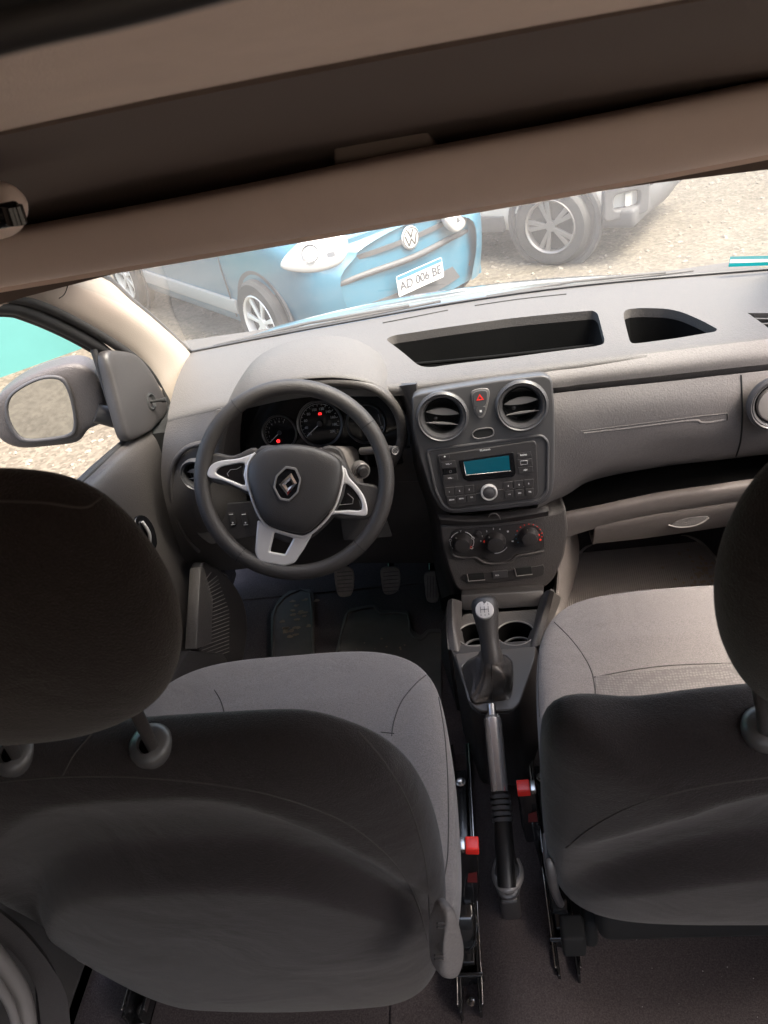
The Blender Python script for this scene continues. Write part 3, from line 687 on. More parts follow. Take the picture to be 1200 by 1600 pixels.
# ------------------------------------------------------------------ dashboard
db = thing('dashboard', 'wide grey textured dashboard with open tray, round air vents and radio console', 'dashboard', (0, 1.5, .9))
def A(*l): return [at(u, v, y=yy) for u, v, yy in l]
row0 = [a+V((0, -.004, -.004)) for a in WB]
r3px = [(262, 655, 1.40), (350, 632, 1.37), (470, 606, 1.36), (620, 603, 1.345), (740, 589, 1.335), (870, 572, 1.335), (1030, 552, 1.34), (1200, 532, 1.345), (1450, 498, 1.35)]
r0px = [(298, 551, 1.776), (390, 533, 1.79), (480, 517, 1.80), (590, 497, 1.81), (700, 477, 1.815), (850, 455, 1.815), (1000, 439, 1.81), (1200, 423, 1.795), (1420, 406, 1.72)]
R0, R3 = A(*r0px), A(*r3px)
rows = []
for f_, h in ((0, 0), (.3, .012), (.62, .016), (.9, .008), (1, 0)):
    rows.append([a.lerp(b_, f_)+V((0, 0, h)) for a, b_ in zip(R0, R3)])
rows.append([b_+V((0, -.004, -.02)) for b_ in R3])
topm = grid(rows, 8, 6, .02)
# open tray: two bays divided by a bridge
bay1 = [(602, 530), (655, 572), (672, 574), (800, 558), (930, 541), (946, 537), (942, 520), (934, 490), (927, 485), (800, 497), (700, 511), (615, 524)]
bay2 = [(985, 537), (1000, 536), (1060, 528), (1118, 518), (1121, 514), (1095, 500), (1065, 487), (1040, 482), (1000, 481), (972, 484), (978, 510)]
def dn(u, v, dz):
    h = BT.ray_cast(CAM, ray(u, v).normalized()); p = h[0] if h[0] else at(u, v, y=1.5)
    return p+V((0, 0, dz))
_to = bpy.data.objects.new('q', topm); BT = BVHTree.FromPolygons([v_.co for v_ in topm.vertices], [tuple(p.vertices) for p in topm.polygons]); bpy.data.objects.remove(_to)
cuts = [prism_px(fillet(b_, 12, 3), lambda u, v: dn(u, v, .05), lambda u, v: dn(u, v, -.05)) for b_ in (bay1, bay2)]
vl = [(294, 636), (309, 621), (334, 613), (330, 621), (316, 633)]
cuts.append(prism_px(vl, lambda u, v: dn(u, v, .03), lambda u, v: dn(u, v, -.04)))
vr = [(1168, 489), (1215, 489), (1240, 505), (1200, 512)]
cuts.append(prism_px(vr, lambda u, v: dn(u, v, .03), lambda u, v: dn(u, v, -.04)))
topo = obj('top_pad', boolean(topm, cuts), M['padtop'], db)
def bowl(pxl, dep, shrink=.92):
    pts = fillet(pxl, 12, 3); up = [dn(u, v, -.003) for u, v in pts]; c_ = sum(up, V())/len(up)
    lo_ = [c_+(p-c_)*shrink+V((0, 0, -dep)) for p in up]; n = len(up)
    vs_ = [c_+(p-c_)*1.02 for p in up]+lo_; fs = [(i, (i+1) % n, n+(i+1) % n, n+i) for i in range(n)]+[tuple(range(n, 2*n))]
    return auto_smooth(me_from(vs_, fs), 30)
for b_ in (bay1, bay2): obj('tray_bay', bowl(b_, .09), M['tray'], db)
obj('tray_step', tube([p+V((0, -.02, -.045)) for p in [dn(610, 545-8, 0), dn(760, 522, 0), dn(925, 503, 0)]], .004, sm=3), M['tray'], db)
B2 = BT
for nm, pl_, segs in (('side_demister', vl, [((294, 632), (325, 622)), ((300, 626), (331, 616))]), ('side_demister', vr, [((1176, 497), (1222, 497)), ((1190, 505), (1232, 503))])):
    q = obj(nm, bowl(pl_, .03, .85), M['black'], db)
    obj('slat', [tube([dn(*a, -.002), dn(*b_, -.002)], .0022) for a, b_ in segs], M['padtop'], q)
# windscreen demister slots
obj('demister_slot', [tube([dn(u, v, .0) for u, v in l], .0022, sm=3) for l in ([(598, 505), (650, 495), (700, 485)], [(742, 478), (810, 468), (885, 460)])], M['black'], db)
# body behind everything
obj('dash_core', [box(-.70, -.50, 1.46, 1.76, .90, 1.22), box(-.50, -.10, 1.52, 1.76, .90, 1.20), box(-.10, .20, 1.42, 1.76, .62, 1.20, .01), box(.2, .74, 1.46, 1.76, .95, 1.20, .01)], M['black'], db)

# binnacle hood over the instruments
hb = A((352, 632, 1.40), (400, 560, 1.47), (470, 529, 1.52), (540, 527, 1.53), (592, 552, 1.50), (632, 606, 1.40))
hf = A((360, 650, 1.335), (392, 608, 1.335), (450, 589, 1.33), (530, 584, 1.33), (594, 600, 1.335), (630, 642, 1.345))
hm = [a.lerp(b_, .55)+V((0, 0, .012)) for a, b_ in zip(hb, hf)]
hu = [b_+V((0, .006, -.012)) for b_ in hf]
hi = [b_+V((.0, .08, -.012)) for b_ in hf]
obj('cluster_hood', grid([hb, hm, hf, hu, hi], 7, 5, .004), M['padtop'], db)
rimp = A((340, 720, 1.34), (348, 670, 1.33), (372, 632, 1.33), (410, 612, 1.33), (470, 600, 1.33), (540, 597, 1.33), (590, 610, 1.33), (622, 645, 1.335), (627, 690, 1.34), (612, 725, 1.345))
obj('cluster_rim', tube(rimp, .010, sm=6), M['grain'], db)
# instrument cluster
PC = Pl(at(500, 662, y=1.45), 68)
cl = thing('instrument_cluster', 'black instrument cluster with lit red warning lamps behind the steering wheel', 'gauges', at(500, 690, y=1.45))
obj('face', plate(fillet(PC.pxs([(345, 590), (640, 590), (650, 720), (600, 730), (350, 740)]), .03), PC, .01, .002, c=-.012), M['gloss'], cl)
def gauge(cu_, cv_, r, a0, a1, n, nums, ndl):
    a, b_ = PC.px(cu_, cv_)
    g = obj('dial', lathe([(r, 0), (r*1.02, .006), (r*1.10, .008), (r*1.13, 0)], PC, a, b_, cap=False), M['satin'], cl)
    mk_ = []
    for k in range(n+1):
        t_ = R(a0+(a1-a0)*k/n); r0_ = r*(.86 if k % 2 else .82)
        mk_ += stroke(PC, [(a+r0_*cos(t_), b_+r0_*sin(t_)), (a+r*.93*cos(t_), b_+r*.93*sin(t_))], .0009, .001, .0005)
    arc = [(a+r*.94*cos(R(a0+(a1-a0)*k/40)), b_+r*.94*sin(R(a0+(a1-a0)*k/40))) for k in range(26)]
    mk_ += [tube([PC.W(x, y, .001) for x, y in arc], .0005, n=2)]
    for k, s_ in enumerate(nums):
        t_ = R(a0+(a1-a0)*k/(len(nums)-1)); mk_.append(text(s_, PC, a+r*.70*cos(t_), b_+r*.70*sin(t_), r*.17, c=.001))
    obj('dial_marks', mk_, M['grey'], g)
    t_ = R(ndl); obj('needle', stroke(PC, [(a, b_), (a+r*.85*cos(t_), b_+r*.85*sin(t_))], .0014, .004, .001), M['white'], g)
    obj('needle_cap', lathe([(.001, .007), (r*.13, .006), (r*.14, .002)], PC, a, b_, n=24), M['dark'], g)
    return a, b_
gauge(437, 676, .036, 215, 60, 14, ['0', '1', '2', '3', '4', '5', '6', '7'], 217)
gauge(500, 662, .047, 218, -38, 20, ['20', '40', '60', '80', '100', '120', '140', '160', '180', '200'], 216)
a, b_ = PC.px(572, 662); g = obj('dial', lathe([(.040, 0), (.041, .006), (.043, .007), (.046, 0)], PC, a, b_, cap=False), M['satin'], cl)
obj('trip_display', [text('1', PC, a+.004, b_+.006, .010, c=.001), text('km', PC, a+.016, b_+.004, .006, c=.001), tube([PC.W(a+.030, b_+.018, .002), PC.W(a+.033, b_-.006, .002)], .0008), plate(rrect(a+.034, b_-.012, .005, .006, .001), PC, .0005, .0001, c=.001)], M['grey'], g)
a, b_ = PC.px(500, 646.5); obj('warning_lamp', plate(rrect(a, b_, .0075, .0055, .001), PC, .0008, .0001, holes=[rrect(a, b_, .004, .002, .0005)], c=.001), M['redlamp'], cl)
a, b_ = PC.px(435, 689); obj('warning_lamp', plate(circ(a, b_, .0042), PC, .0008, .0001, holes=[rrect(a, b_, .0016, .0036, .0003)], c=.001), M['redlamp'], cl)

# left side of the dash: pad with round vent, lower dark panels
lp = [A((262, 657, 1.40), (300, 650, 1.38), (345, 640, 1.36), (380, 632, 1.40)),
      A((255, 690, 1.37), (295, 690, 1.35), (335, 690, 1.34), (375, 690, 1.42)),
      A((252, 745, 1.35), (290, 745, 1.33), (335, 745, 1.34), (380, 745, 1.40)),
      A((262, 800, 1.33), (300, 800, 1.32), (345, 800, 1.33), (390, 800, 1.38)),
      A((278, 850, 1.34), (320, 850, 1.33), (360, 850, 1.34), (400, 850, 1.38)),
      A((290, 885, 1.38), (335, 890, 1.38), (370, 890, 1.40), (410, 885, 1.42))]
obj('side_pad', grid(lp, 5, 5, .02), M['grain'], db)
PV = Pl(at(306, 742, y=1.300), 78, -8)
def vent(pl_, a, b_, r, par, tilt=0, dep=.045):
    v_ = obj('air_vent', lathe([(r*1.20, -.006), (r*1.18, .002), (r*1.08, .006), (r*1.02, .003), (r*.99, .004), (r*.93, .003), (r*.86, -.004), (r*.80, -.012), (r*.78, -dep)], pl_, a, b_, n=64, cap=False), M['satin'], par)
    obj('vent_well', lathe([(r*.79, -.008), (r*.79, -dep), (.001, -dep)], pl_, a, b_, n=40, cap=False), M['black'], v_)
    for k, (o, h) in enumerate(((.16, .42), (-.34, .13))):
        ol = []
        W_ = r*.77
        for i in range(13):
            x = -1+2*i/12; ol.append((x*W_*sqrt(max(0, 1-o*o*.8)), o*r+h*r*.55*(1-x*x)))
        for i in range(12, -1, -1):
            x = -1+2*i/12; ol.append((x*W_*sqrt(max(0, 1-o*o*.8)), o*r-h*r*.22*(1-x*x)-.0008))
        ol = [(a+x*cos(tilt)-y*sin(tilt), b_+x*sin(tilt)+y*cos(tilt)) for x, y in ol]
        obj('vent_flap', plate(ol, pl_, .003, .001, c=-.009), M['softsilver'], v_)
    return v_
vent(PV, 0, 0, .030, db, dep=.02)
obj('vent_surround', tube([at(u, v, y=yy) for u, v, yy in [(330, 690, 1.33), (292, 700, 1.335), (270, 730, 1.34), (270, 780, 1.335), (285, 830, 1.33), (310, 862, 1.34)]], .006, sm=6), M['grain'], db)
PS = Pl(at(375, 805, y=1.34), 70)
swp = obj('switch_panel', plate(fillet(PS.pxs([(295, 790), (420, 780), (430, 830), (330, 850), (305, 830)]), .01), PS, .008, .002), M['dark'], db)
for cu_ in (363, 383):
    a, b_ = PS.px(cu_, 811, .01); sw = obj('switch', plate(rrect(a, b_, .014, .030, .002), PS, .006, .0015, c=.006), M['dark'], swp)
    obj('switch_marks', [plate([(a-.005, b_+.011), (a+.005, b_+.011), (a+.005, b_+.0125), (a-.005, b_+.0125)], PS, .0004, .0001, c=.0122), plate(circ(a, b_-.008, .002, 12), PS, .0004, .0001, c=.0122), plate([(a-.005, b_-.013), (a+.005, b_-.013), (a+.005, b_-.012), (a-.005, b_-.012)], PS, .0004, .0001, c=.0122)], M['white'], sw)
# knee panel under the column
kp = [A((378, 770, 1.42), (450, 760, 1.42), (560, 755, 1.42), (660, 752, 1.38)),
      A((372, 830, 1.38), (450, 835, 1.38), (560, 835, 1.38), (672, 815, 1.36)),
      A((370, 885, 1.40), (450, 885, 1.42), (560, 880, 1.42), (690, 880, 1.40))]
obj('knee_panel', grid(kp, 4, 4, .02), M['dark'], db)
lf = [A((378, 690, 1.50), (450, 700, 1.50), (560, 705, 1.48), (650, 700, 1.40)), A((378, 775, 1.41), (450, 765, 1.41), (560, 760, 1.41), (662, 760, 1.38))]
obj('column_surround', grid(lf, 4, 4, .01), M['dark'], db)
obj('fuse_cover', plate(fillet(PS.pxs([(530, 812), (600, 806), (612, 842), (535, 848)]), .004), PS, .004, .001, c=-.02), M['dark'], db)

# face between cluster and radio, and below: side flank of the centre console
fl_ = [A((622, 604, 1.345), (632, 602, 1.335), (650, 600, 1.33)), A((634, 660, 1.38), (640, 655, 1.335), (655, 652, 1.32)), A((650, 740, 1.38), (658, 735, 1.32), (675, 735, 1.30)), A((668, 800, 1.38), (680, 805, 1.30), (700, 805, 1.28)), A((676, 870, 1.40), (690, 870, 1.29), (712, 870, 1.27)), A((690, 935, 1.42), (702, 930, 1.30), (720, 928, 1.28))]
obj('console_flank', grid(fl_, 4, 4, .01), M['dark'], db)

# right-hand face pad with the glovebox
def rowpx(us, vs_, ys): return [at(u, v, y=yy) for u, v, yy in zip(us, vs_, ys)]
U = [862, 905, 960, 1035, 1120, 1200, 1330, 1480]
g0 = rowpx([740]+U[0:], [590, 572, 567.5, 561, 552, 541.5, 532, 516, 497], [1.335]*9)
g1 = rowpx([740]+U[0:], [607, 606, 601, 595, 587, 577.5, 569, 554, 538], [1.315, 1.315]+[1.318]*7)
obj('upper_face', grid([[p+V((0, .006, .0)) for p in g0], [a_.lerp(b2, .5)+V((0, -.006, 0)) for a_, b2 in zip(g0, g1)], g1], 6, 4, .01), M['pad'], db)
g2 = rowpx([740]+U, [616, 615, 610.5, 605, 597, 587.5, 579, 564, 548], [1.33]*9)
obj('face_groove', grid([[p+V((0, .005, .002)) for p in g1], g2], 6, 3, .004), M['grain'], db)
f1 = rowpx(U, [615, 610.5, 604.5, 597, 587.5, 579, 564, 548], [1.31]*8)
f2 = rowpx(U, [650, 648, 640, 632, 625, 618, 603, 588], [1.292]*8)
f3 = rowpx(U, [700, 695, 686, 678, 668, 660, 645, 630], [1.285, 1.285, 1.288]+[1.29]*5)
f4 = rowpx([858]+U[1:], [750, 738, 722, 706, 696, 688, 672, 656], [1.285, 1.295, 1.30]+[1.31]*5)
f5 = rowpx([840, 882, 925, 1030, 1115, 1200, 1330, 1480], [792, 768, 746, 726, 716, 706, 690, 674], [1.30, 1.32]+[1.335]*6)
f6 = rowpx([840, 886, 928, 1030, 1115, 1200, 1330, 1480], [797, 773, 750, 730, 720, 710, 694, 678], [1.33, 1.36]+[1.38]*6)
face = obj('glovebox_face', grid([f1, f2, f3, f4, f5, f6], 6, 6, .01), M['pad'], db)
BF = bvh(face)
obj('shut_line', [tube(drape(BF, l, .0002), .0016) for l in ([(1158, 583), (1159, 610), (1160, 650), (1157, 690), (1150, 713)],)], M['black'], db)
gh = obj('grip_groove', [tube(drape(BF, [(908, 674), (960, 667.5), (1035, 658), (1090, 651), (1136, 646)], .0), .0014), tube(drape(BF, [(1136, 646), (1137, 652), (1136, 657)], .0), .0014)], M['grain'], db)
obj('grip_lip', tube(drape(BF, [(912, 677), (990, 668), (1080, 657), (1095, 660), (1110, 660), (1134, 656)], -.001), .003), M['pad'], db)
PR = Pl(at(1203, 632, y=1.268), 80, 0)
vent(PR, .012, 0, .044, db, dep=.014)
obj('vent_cover', lathe([(.001, .004), (.02, .005), (.033, .003), (.036, -.002)], PR, .012, 0, n=48, cap=False), M['softsilver'], db)
# shelf gap and lower glovebox
sg0 = rowpx([880, 930, 1030, 1115, 1200, 1480], [800, 790, 769, 757, 745, 712], [1.335]*6)
gap_top = rowpx([868, 925, 1030, 1115, 1200, 1480], [790, 750, 730, 720, 710, 680], [1.62]*6)
obj('shelf_recess', grid([[p+V((0, .26, .03)) for p in f6[1:7]], [p+V((0, .30, -.03)) for p in sg0], [p+V((0, 0, .002)) for p in sg0]], 4, 4, .008), M['tray'], db)
sf = [sg0, [p+V((0, -.014, -.006)) for p in sg0],
      rowpx([872, 930, 1030, 1115, 1200, 1480], [832, 814, 796, 783, 771, 740], [1.325]*6),
      rowpx([872, 930, 1030, 1115, 1200, 1480], [845, 826, 806, 793, 781, 750], [1.34]*6)]
obj('shelf_front', grid(sf, 6, 5, .01), M['lower'], db)
lg0 = rowpx([930, 1000, 1080, 1160, 1300], [818, 804, 791, 779, 757], [1.355, 1.35, 1.35, 1.35, 1.35])
lg1 = rowpx([930, 1000, 1080, 1160, 1300], [826, 812, 799, 787, 765], [1.335, 1.33, 1.33, 1.33, 1.33])
lg2 = rowpx([926, 1000, 1080, 1160, 1300], [850, 842, 831, 819, 797], [1.36]*5)
obj('lower_glovebox', grid([lg0, lg1, lg2, [p+V((0, .05, -.005)) for p in lg2]], 6, 5, .01), M['lower'], db)
obj('lower_core', hull([p+V((0, d, 0)) for p in (lg0[0], lg0[-1], lg2[0], lg2[-1]) for d in (.03, .3)]), M['black'], db)
PG = Pl(at(1078, 815, y=1.335), 62)
gc = obj('latch', plate(smooth(PG.pxs([(1044, 822), (1060, 812), (1085, 806), (1104, 806), (1106, 812), (1085, 820), (1060, 824)]), 5), PG, .006, .002), M['grain'], db)
obj('latch_lip', tube([PG.W(*PG.px(u, v, .007), .007) for u, v in [(1044, 820), (1060, 824), (1084, 822), (1100, 815), (1106, 809)]], .0018, sm=4), M['softsilver'], gc)
# column of the tunnel on the passenger side and footwell carpet
sw_ = [A((862, 800, 1.33), (872, 800, 1.33), (890, 795, 1.36)), A((870, 870, 1.30), (878, 870, 1.31), (905, 850, 1.45)), A((862, 935, 1.27), (876, 940, 1.27), (900, 900, 1.5)), A((850, 1000, 1.1), (872, 990, 1.15), (880, 960, 1.4))]
obj('tunnel_side', grid(sw_, 4, 5, .01), M['lower'], db)
struct('footwell_front', grid([[V((x, 1.58, .595)) for x in (-.74, 0, .74)], [V((x, 1.74, .64)) for x in (-.74, 0, .74)], [V((x, 1.90, .86)) for x in (-.74, 0, .74)], [V((x, 1.93, 1.15)) for x in (-.74, 0, .74)]], 3, 4, .01), M['carpet'])
fm = [(1120, 875), (1113, 866), (1097, 849), (1080, 840), (1062, 838), (1000, 843), (925, 852), (905, 868), (892, 890), (880, 925), (872, 975), (1000, 1000), (1400, 980), (1400, 900), (1180, 900)]
PM = Pl((0, 1.4, FLZ+.006), 0)
pmt = tag(obj('floor_mat', plate(smooth(PM.pxs(fm), 3), PM, .006, .002), M['matp']), 'grey ribbed rubber mat in the passenger footwell with dried mud', 'floor mat')
obj('mat_rim', tube([PM.W(*PM.px(u, v, .007), .007) for u, v in [(905, 866), (925, 852), (1000, 843), (1062, 838), (1082, 841), (1098, 850), (1118, 872), (1150, 905)]], .004, sm=4), M['matp'], pmt)

# ------------------------------------------------------------------ centre stack
PT = Pl(at(757, 700, y=1.28), 77, 0)
c0 = .016
stack = obj('centre_stack', plate(fillet(PT.pxs([(643, 618), (700, 607), (780, 594), (850, 586), (863, 592), (867, 640), (867, 700), (866, 755), (862, 775), (850, 788), (780, 797), (706, 803), (688, 797), (672, 770), (655, 715), (645, 670)], c0), .012), PT, .05, .004, c=c0-.05, holes=[circ(*PT.px(691, 652, c0+.005), .040, 48), circ(*PT.px(815, 635, c0+.005), .040, 48)]), M['satin'], db)
for cu_, cv_, tl in ((691, 652, -.18), (815, 635, .03)):
    a, b_ = PT.px(cu_, cv_, c0+.005); vn = vent(Pl(PT.W(a, b_, c0+.004), 77), 0, 0, .043, db, tl)
    obj('vent_hub', [box(0, .01, 0, .004, 0, .004, .001)][0:0] or [lathe([(.001, .003), (.004, .002)], Pl(PT.W(a, b_, c0+.004), 77), -.014, -.006, n=12, c=-.02)], M['dark'], vn)
PTf = Pl(PT.W(0, 0, c0), 77)
def S(pts): return [PTf.px(u, v) for u, v in pts]
# hazard switch
hz = obj('hazard_switch', plate(smooth(S([(738, 610), (758, 606), (765, 612), (762, 632), (756, 650), (748, 652), (741, 642), (737, 622)]), 4), PTf, .004, .0012, c=0), M['softsilver'], db)
hz2 = obj('hazard_button', plate(smooth(S([(741, 612), (757, 609), (761, 615), (758, 632), (741, 634), (739, 622)]), 3), PTf, .003, .001, c=.0035), M['satin'], hz)
obj('lock_button', plate(smooth(S([(742, 636), (758, 634), (754, 647), (747, 648)]), 3), PTf, .003, .001, c=.0035), M['satin'], hz)
tri = S([(744, 625), (756, 623), (749, 614)]); ctr = (sum(p[0] for p in tri)/3, sum(p[1] for p in tri)/3)
obj('hazard_triangle', plate(tri, PTf, .0006, .0001, c=.0066, holes=[[(ctr[0]+(p[0]-ctr[0])*.5, ctr[1]+(p[1]-ctr[1])*.5) for p in tri]]), M['red'], hz)
obj('lock_mark', plate(rrect(*S([(751, 641)])[0], .004, .004, .0005), PTf, .0005, .0001, c=.0066), M['white'], hz)
obj('coin_slot', plate(smooth(S([(738, 678), (745, 672), (765, 669), (770, 673), (767, 680), (745, 684)]), 4), PTf, .001, .0003, c=.0005), M['black'], db)
obj('coin_slot_rim', tube([PTf.W(*p, .002) for p in smooth(S([(738, 678), (745, 671), (765, 668), (771, 673), (768, 681), (745, 685)]), 4)], .0013, closed=True), M['softsilver'], db)
# radio
obj('radio_recess_rim', tube([PTf.W(*p, .0) for p in fillet(S([(667, 704), (846, 680), (856, 690), (855, 768), (842, 782), (705, 797), (692, 790), (680, 765)]), .01)], .0035, closed=True), M['satin'], db)
rd = thing('car_radio', 'car radio with teal display and round volume knob in the centre stack', 'radio', PTf.W(*S([(760, 790)])[0], .0))
rad = obj('faceplate', plate(fillet(S([(683, 710), (834, 687), (838, 692), (841, 770), (835, 777), (708, 793), (700, 788), (690, 750)]), .006), PTf, .006, .002), M['dark'], rd)
def SP(u, v): return PTf.px(u, v, .006)
def quad(l, th, c, r=.002, bev=.0008): return plate(fillet([SP(*q) for q in l], r), PTf, th, bev, c=c)
scr = obj('screen_frame', quad([(716, 719), (802, 706), (806, 740), (801, 745), (732, 752), (724, 748)], .002, .006, .004), M['gloss'], rd)
obj('screen', quad([(724, 721), (795, 711), (797, 734), (728, 741)], .0008, .0078, .0005, .0002), M['lcd'], scr)
obj('screen_bezel', [tube([PTf.W(*SP(*q), .0085) for q in l], .0008, n=2) for l in ([(724, 721), (728, 742), (798, 735)],)], M['steel'], scr)
vk = SP(764, 768)
kn = obj('volume_knob', lathe([(.0165, 0), (.0165, .008), (.0155, .010), (.0135, .010), (.0125, .006)], PTf, *vk, c=.006, cap=False), M['silver'], rd)
obj('knob_cap', lathe([(.001, .011), (.008, .0105), (.012, .009), (.0128, .005)], PTf, *vk, n=32, c=.006, cap=False), M['satin'], kn)
btn = [((688, 711), (702, 709), (703, 716), (690, 717)),
       ((689, 722), (711, 719), (713, 729), (691, 731)), ((692, 743), (714, 740), (716, 750), (695, 753)), ((691, 732), (713, 730), (714, 739), (692, 742)),
       ((808, 708), (829, 705), (831, 713), (808, 716)), ((808, 718), (831, 716), (832, 727), (809, 729)), ((809, 730), (832, 728), (833, 737), (811, 740))]
for k in range(3):
    x0, x1 = 695+k*15.5, 709.5+k*15.5
    for (t0, t1) in ((762, 774), (776, 787)):
        s0 = -(x0-695)*.10; btn.append(((x0+(3 if t0 > 770 else 0), t0+s0), (x1+(2 if t0 > 770 else 0), t0+s0-1.5), (x1+(2 if t0 > 770 else 0), t1+s0-1.5), (x0+(4 if t0 > 770 else 0), t1+s0)))
    x0, x1 = 787+k*16, 801.5+k*16
    for (t0, t1) in ((753, 765), (767, 778)):
        s0 = -(x0-787)*.11; btn.append(((x0+(2 if t0 > 760 else 0), t0+s0), (x1, t0+s0-1.5), (x1, t1+s0-1.5), (x0+(2 if t0 > 760 else 0), t1+s0)))
for q in btn: obj('button', quad(q, .0018, .006, .0012, .0006), M['gloss'] if q[0][1] in (732,) else M['dark'], rd)
sl_ = atan2(SP(830, 690)[1]-SP(690, 709)[1], SP(830, 690)[0]-SP(690, 709)[0])
def lab(s_, u, v, size, pl_=PTf, c=.0079): 
    a, b_ = SP(u, v); return text(s_, pl_, a, b_, size, c=c, rot=0)
obj('radio_lettering', [lab('Bluetooth', 758, 703, .0052, c=.0063), lab('VOL +', 701, 724.5, .0042), lab('VOL -', 704, 746.5, .0042), lab('RADIO', 818, 710.5, .0042), lab('AST', 821, 734, .0045), lab('1', 702, 768, .0045), lab('2', 718, 766.5, .0045), lab('3', 733, 764.5, .0045), lab('4', 794, 759, .0045), lab('5', 811, 757, .0045), lab('6', 826, 755, .0045),
    lab('MEDIA', 706, 780.5, .0036), lab('MENU', 721, 778.5, .0036), lab('OK', 737, 776.5, .0036), lab('<<', 796, 772, .0045), lab('SRC', 812, 770, .0036), lab('TEL', 828, 768, .0036), lab('\u25cf', 695, 713, .004)], M['white'], rd)
obj('usb_socket', [tube([PTf.W(*SP(*q), .0082) for q in ((813, 720), (813.5, 726), (824, 724.5), (823.5, 719), (813, 720))], .0006, n=2)], M['grey'], rd)
a, b_ = SP(704, 736.5); obj('aux_socket', lathe([(.0028, .0), (.0028, .001), (.0018, .001), (.0016, -.001)], PTf, a, b_, n=20, c=.0078, cap=False), M['satin'], rd)
obj('divider_lines', [tube([PTf.W(*SP(*q), .0063) for q in l], .0005, n=2) for l in ([(744, 771), (752, 770)], [(776, 766), (788, 764)], [(700, 778), (735, 773)], [(792, 765), (826, 759)])], M['softsilver'], rd)
# band under the radio
obj('ashtray_lid', grid([A((684, 803, 1.262), (740, 806, 1.258), (800, 800, 1.258), (856, 790, 1.262)), A((687, 812, 1.248), (740, 815, 1.244), (800, 809, 1.244), (857, 799, 1.248)), A((690, 820, 1.26), (740, 821, 1.256), (800, 815, 1.256), (857, 806, 1.26))], 5, 4, .01), M['dark'], db)
obj('lid_mark', tube([at(u, v, y=1.243) for u, v in [(763, 808), (767, 803), (774, 802), (780, 807), (782, 812)]], .0007, sm=4), M['softsilver'], db)

# heater panel
PHv = Pl(at(778, 855, y=1.262), 80)
hv_ = thing('heater_controls', 'black heater control panel with three round knobs below the radio', 'control panel', at(778, 905, y=1.27))
ob_ = [(686, 822), (740, 820), (800, 815), (872, 800), (884, 792), (888, 830), (882, 870), (866, 905), (850, 920), (800, 928), (735, 932), (712, 920), (700, 890), (690, 850)]
obj('housing', plate(fillet(PHv.pxs(ob_, .004), .012), PHv, .06, .006, c=-.056), M['grain'], hv_)
HV = Pl(PHv.W(0, 0, .004), 80)
def H(l): return [HV.px(u, v) for u, v in l]
pan = obj('control_face', plate(smooth(H([(706, 832), (722, 826), (770, 822), (815, 817), (836, 820), (848, 832), (851, 850), (846, 857), (815, 862), (805, 866), (795, 873), (768, 876), (757, 872), (745, 867), (712, 866), (703, 855)]), 3), HV, .003, .001), M['gloss'] if False else M['dark'], hv_)
obj('face_ledge', tube([HV.W(*p, .003) for p in smooth(H([(704, 852), (708, 866), (722, 871), (742, 870), (752, 876), (765, 880), (795, 878), (808, 868), (830, 864), (850, 860)]), 4, False)], .0028), M['grain'], hv_)
